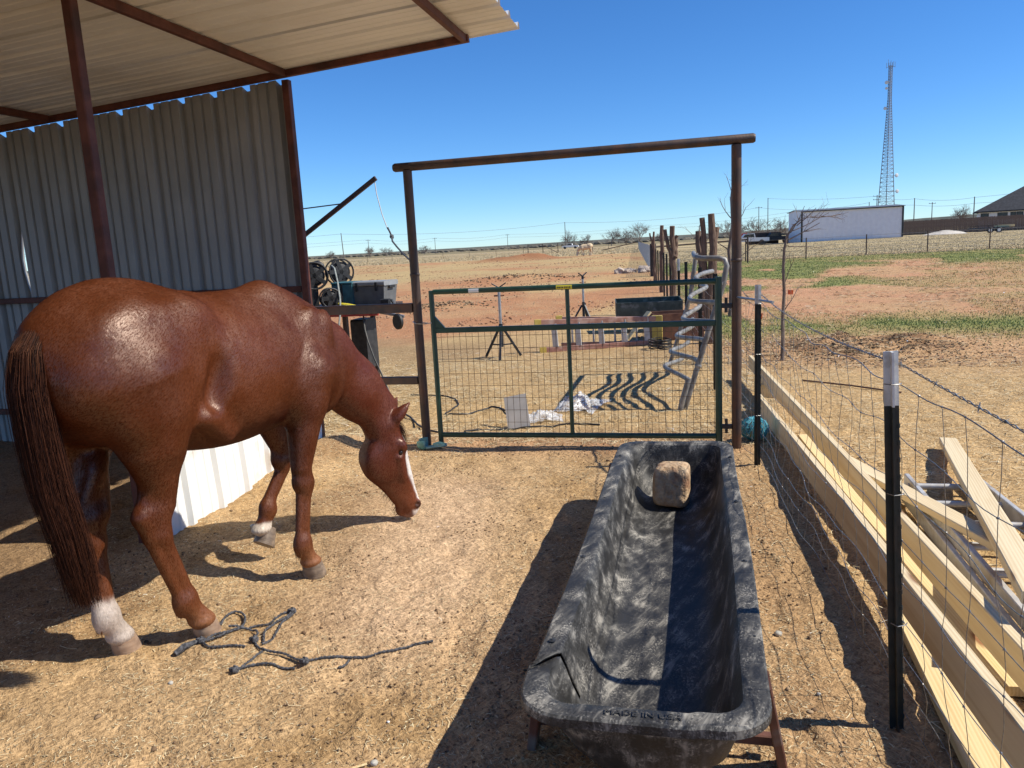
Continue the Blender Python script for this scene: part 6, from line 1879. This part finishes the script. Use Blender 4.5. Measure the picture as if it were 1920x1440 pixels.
m_chaff = litter_mat('chaff', [(.14, .085, .045), (.45, .31, .14), (.62, .46, .22), (.74, .58, .31), (.80, .68, .43)])
m_straw = litter_mat('straw', [(.32, .21, .10), (.55, .41, .20), (.68, .53, .29), (.78, .66, .42)])
# fine chaff in the yard, clumped by noise
def scatter(n, x0, x1, y0, y1, f, seed):
    r = np.random.RandomState(seed); x = r.uniform(x0, x1, n); y = r.uniform(y0, y1, n)
    k = r.uniform(0, 1, n) < f(x, y); return x[k], y[k]
lane_f = lambda x, y: 1 - .75 * np.exp(-(((x + 1.35) + 0.25 * (y - 3.4)) / 0.42) ** 2) * sstep(2.2, 3.0, y) * (1 - sstep(4.6, 5.6, y))
nb_ = lambda x, y: sstep(.36, .62, fbm(x * 2.3, y * 2.3, 201, 3)) * .8 + .2
x, y = scatter(70000, -3.6, 1.3, 1.3, 6.2, lambda x, y: nb_(x, y) * lane_f(x, y), 1)
slivers('chaff', x, y, RS.uniform(.006, .022, len(x)), RS.uniform(.0012, .0032, len(x)), .0015, m_chaff, 'fine pale hay chaff trodden into the yard dirt', 'chaff')
x, y = scatter(5000, -3.6, 1.2, 1.4, 6.2, lambda x, y: nb_(x, y) * .5, 2)
slivers('loose_hay', x, y, RS.uniform(.03, .10, len(x)), RS.uniform(.0012, .0024, len(x)), .003, m_straw, 'loose hay stems scattered over the yard dirt', 'hay')
x, y = scatter(48000, -5.5, fence_x(6) + .4, 6.0, 12.5, lambda x, y: (1 - sstep(9.5, 12.5, y)) * nb_(x, y), 3)
slivers('straw_litter', x, y, RS.uniform(.04, .13, len(x)), RS.uniform(.002, .0045, len(x)), .006, m_straw, 'golden straw litter spread beyond the gate', 'straw')
x, y = scatter(40000, .45, 5.0, 1.6, 11, lambda x, y: sstep(.0, .4, x - fence_x(y)) * (1 - .8 * sstep(8.5, 11, y)) * (.4 + .6 * nb_(x, y)), 4)
slivers('dry_grass_litter', x, y, RS.uniform(.03, .11, len(x)), RS.uniform(.0016, .004, len(x)), .005, m_straw, 'flattened dry grass around the lumber outside the fence', 'dry grass')
# grass blades
def blades(name, x, y, hh, ww, m, label, cat):
    n = len(x); a = RS.uniform(0, 2 * PI, n); h = hfun(x, y); le = RS.normal(0, .45, n) * hh; lb = RS.normal(0, .45, n) * hh
    V = np.zeros((n, 3, 3))
    V[:, 0] = np.stack([x - np.cos(a) * ww / 2, y - np.sin(a) * ww / 2, h - .005], 1)
    V[:, 1] = np.stack([x + np.cos(a) * ww / 2, y + np.sin(a) * ww / 2, h - .005], 1)
    V[:, 2] = np.stack([x + le, y + lb, h + hh], 1)
    F_ = np.arange(n * 3).reshape(-1, 3)
    o = np_mesh(name, V.reshape(-1, 3), F_, m, kind='stuff', nper=3); return tag(o, label, cat)
m_grass = litter_mat('green_blades', [(.12, .19, .045), (.16, .24, .058), (.22, .30, .085), (.36, .36, .17)])
m_dry = litter_mat('dry_blades', [(.40, .33, .20), (.45, .375, .235), (.52, .44, .29)])
u_ = np.random.RandomState(5).uniform(0, 1, 230000); yy = 10.5 * (54 / 10.5) ** u_
xx = np.random.RandomState(6).uniform(0, 1, 230000) * (yy * .62 + 2) + fence_x(yy)
k_ = RS.uniform(0, 1, len(xx)) < green_amount(xx, yy) * .95
xx, yy = xx[k_], yy[k_]
blades('grass', xx, yy, RS.uniform(.010, .030, len(xx)) * (1 + yy / 60), RS.uniform(.006, .014, len(xx)) * (1 + yy / 22), m_grass, 'patches of short green grass in the lot right of the fence', 'grass')
u_ = RS.uniform(0, 1, 60000); yd = 50 * (112 / 50) ** u_; xd = RS.uniform(0, 1, 60000) * (yd * .5 + 6) + fence_x(yd) + 1
blades('dry_pasture', xd, yd, RS.uniform(.03, .08, len(xd)), RS.uniform(.03, .07, len(xd)), m_dry, 'dry pasture grass in front of the outbuilding', 'dry grass')
u_ = RS.uniform(0, 1, 40000); yd = 104 * (240 / 104) ** u_; xd = fence_x(yd) - RS.uniform(0, 1, 40000) * yd * .9
blades('far_pasture', xd, yd, RS.uniform(.04, .16, len(xd)), RS.uniform(.08, .2, len(xd)), m_dry, 'pale dry pasture beyond the brown paddock', 'dry grass')
u_ = RS.uniform(0, 1, 9000); yd = 14 * (90 / 14) ** u_; xd = fence_x(yd) - .3 - RS.uniform(0, 1, 9000) * yd * .75
k_ = RS.uniform(0, 1, 9000) < sstep(.42, .62, fbm(xd * .3, yd * .15, 222))
blades('paddock_stubble', xd[k_], yd[k_], RS.uniform(.01, .03, k_.sum()) * (1 + yd[k_] / 50), RS.uniform(.006, .014, k_.sum()) * (1 + yd[k_] / 20), m_dry, 'thin dry stubble over the brown paddock', 'stubble')
u_ = np.random.RandomState(15).uniform(0, 1, 26000); yl = 9.5 * (46 / 9.5) ** u_; xl = np.random.RandomState(16).uniform(0, 1, 26000) * (yl * .6 + 1.5) + fence_x(yl) + .3
k_ = RS.uniform(0, 1, len(xl)) < (1 - green_amount(xl, yl)) * (.25 + .75 * sstep(.4, .6, fbm(xl * .8, yl * .4, 262)))
xl, yl = xl[k_], yl[k_]
slivers('lot_litter', xl, yl, RS.uniform(.03, .10, len(xl)) * (1 + yl / 25), RS.uniform(.003, .008, len(xl)) * (1 + yl / 12), .006, litter_mat('lot_litter', [(.24, .12, .07), (.38, .22, .13), (.50, .34, .21), (.58, .45, .27)]), 'dry bits of straw and crumbs over the bare red lot', 'litter')
# clods, dung crumbs and pebbles
ICO = None
def lumps(name, x, y, r, flat, m, label, cat):
    bm = bmesh.new(); bmesh.ops.create_icosphere(bm, subdivisions=1, radius=1)
    U = np.array([v.co[:] for v in bm.verts]); Fq = np.array([[v.index for v in f.verts] for f in bm.faces]); bm.free()
    n = len(x); h = hfun(x, y); nv = len(U)
    k = 1 + RS.uniform(-.5, .42, (n, nv, 1))
    sc_ = np.stack([r * RS.uniform(.7, 1.3, n), r * RS.uniform(.7, 1.3, n), r * flat], 1)
    V = U[None] * k * sc_[:, None, :] + np.stack([x, y, h + r * flat * .35], 1)[:, None, :]
    F_ = (Fq[None] + np.arange(n)[:, None, None] * nv).reshape(-1, 3)
    o = np_mesh(name, V.reshape(-1, 3), F_, m, kind='stuff', nper=3); return tag(o, label, cat)
m_clod = litter_mat('clod', [(.10, .055, .03), (.22, .13, .07), (.34, .22, .12), (.40, .28, .17)], .95)
m_redclod = litter_mat('red_clod', [(.20, .10, .055), (.33, .18, .10), (.44, .27, .16)], .95)
x, y = scatter(18000, -3.5, 1.2, 1.4, 6.2, lambda x, y: sstep(.45, .7, fbm(x * 1.7, y * 1.7, 231, 3)), 12)
lumps('dirt_crumbs', x, y, RS.uniform(.002, .007, len(x)), RS.uniform(.5, .9, len(x)), m_clod, 'small dark crumbs of dirt and dung over the yard', 'dirt')
x, y = scatter(260, -3.5, 1.2, 1.5, 6.2, lambda x, y: np.ones(len(x)), 13)
lumps('clods', x, y, RS.uniform(.005, .013, len(x)), RS.uniform(.4, .8, len(x)), m_clod, 'larger dry clods lying about the yard', 'clods')
# trodden crust edge between trough and fence
x = np.random.RandomState(3).normal(.36, .09, 420); y = np.random.RandomState(4).uniform(2.2, 4.2, 420)
lumps('trampled_dung', x, y, RS.uniform(.002, .0085, 420) * sstep(.3, .6, fbm(x * 6, y * 3, 77)), RS.uniform(.3, .7, 420), m_clod, 'trampled dung and soil along the right side of the trough', 'dung')
u_ = RS.uniform(0, 1, 9000); yd = 12.5 * (95 / 12.5) ** u_; xd = fence_x(yd) - .2 - RS.uniform(0, 1, 9000) * yd * .7
k_ = RS.uniform(0, 1, 9000) < sstep(.42, .6, fbm(xd * .5, yd * .25, 241)) ** 2
lumps('paddock_clods', xd[k_], yd[k_], RS.uniform(.008, .026, k_.sum()) * (1 + yd[k_] / 40), RS.uniform(.5, .8, k_.sum()), m_redclod, 'red earth clods strewn over the paddock', 'clods')
for nm, cx, cy, sx, sy, n, r0, lab in (('spoil_heap', 2.2, 10.8, .75, .5, 4200, .013, 'dark spoil and clods round the planting hole by the sapling'), ('manure_heap', -6.9, 21.2, .6, .8, 420, .035, 'dark clumps of manure in the left paddock'), ('brush_heap', -8.2, 36.9, 1.5, 1.2, 500, .055, 'low heap of dark brush and clods in mid paddock')):
    x = RS.normal(cx, sx, n); y = RS.normal(cy, sy, n)
    lumps(nm, x, y, RS.uniform(.3, 1.2, n) * r0, RS.uniform(.4, .8, n), litter_mat(nm, [(.06, .034, .022), (.15, .085, .052), (.27, .17, .10), (.40, .29, .17)], .95), lab, 'clods')
# a few pale stones and sticks in the yard
m_stone = mat('white_stone', (.40, .37, .31), (.54, .51, .44), rough=.8, scale=20, bump=.3)
for k, (x_, y_, r_, lab) in enumerate(((-1.00, 2.03, .013, 'white pebble on the dirt left of the trough shadow'), (-1.98, 2.35, .010, 'pale pebble below the rope halter'), (-2.62, 3.98, .016, 'pale pebble at the foot of the white skirt wall'), (.33, 3.05, .015, 'grey stone beside the trough on the fence side'), (.42, 2.62, .008, 'small white pebble near the fence shadow'))):
    o = MB().blob((0, 0, 0), (r_, r_ * .9, r_ * .75), k, .15, 2).build('pebble', m_stone, smooth=True); o.location = (x_, y_, hz(x_, y_) + r_ * .5); tag(o, lab, 'pebble')
o = MB().tube([(-1.02, 2.02, hz(-1.02, 2.02) + .008), (-1.06, 1.99, hz(-1.06, 1.99) + .008)], [.004, .003], 6).build('twig', m_pine2); tag(o, 'short pale twig touching the white pebble', 'twig')
o = MB().tube([(-1.13, 1.79, hz(-1.13, 1.79) + .006), (-1.03, 1.86, hz(-1.03, 1.86) + .007), (-.96, 1.89, hz(-.96, 1.89) + .006)], .003, 6).build('twig', m_pine2); tag(o, 'thin pale stalk on the dirt at the lower edge left of the trough', 'twig')
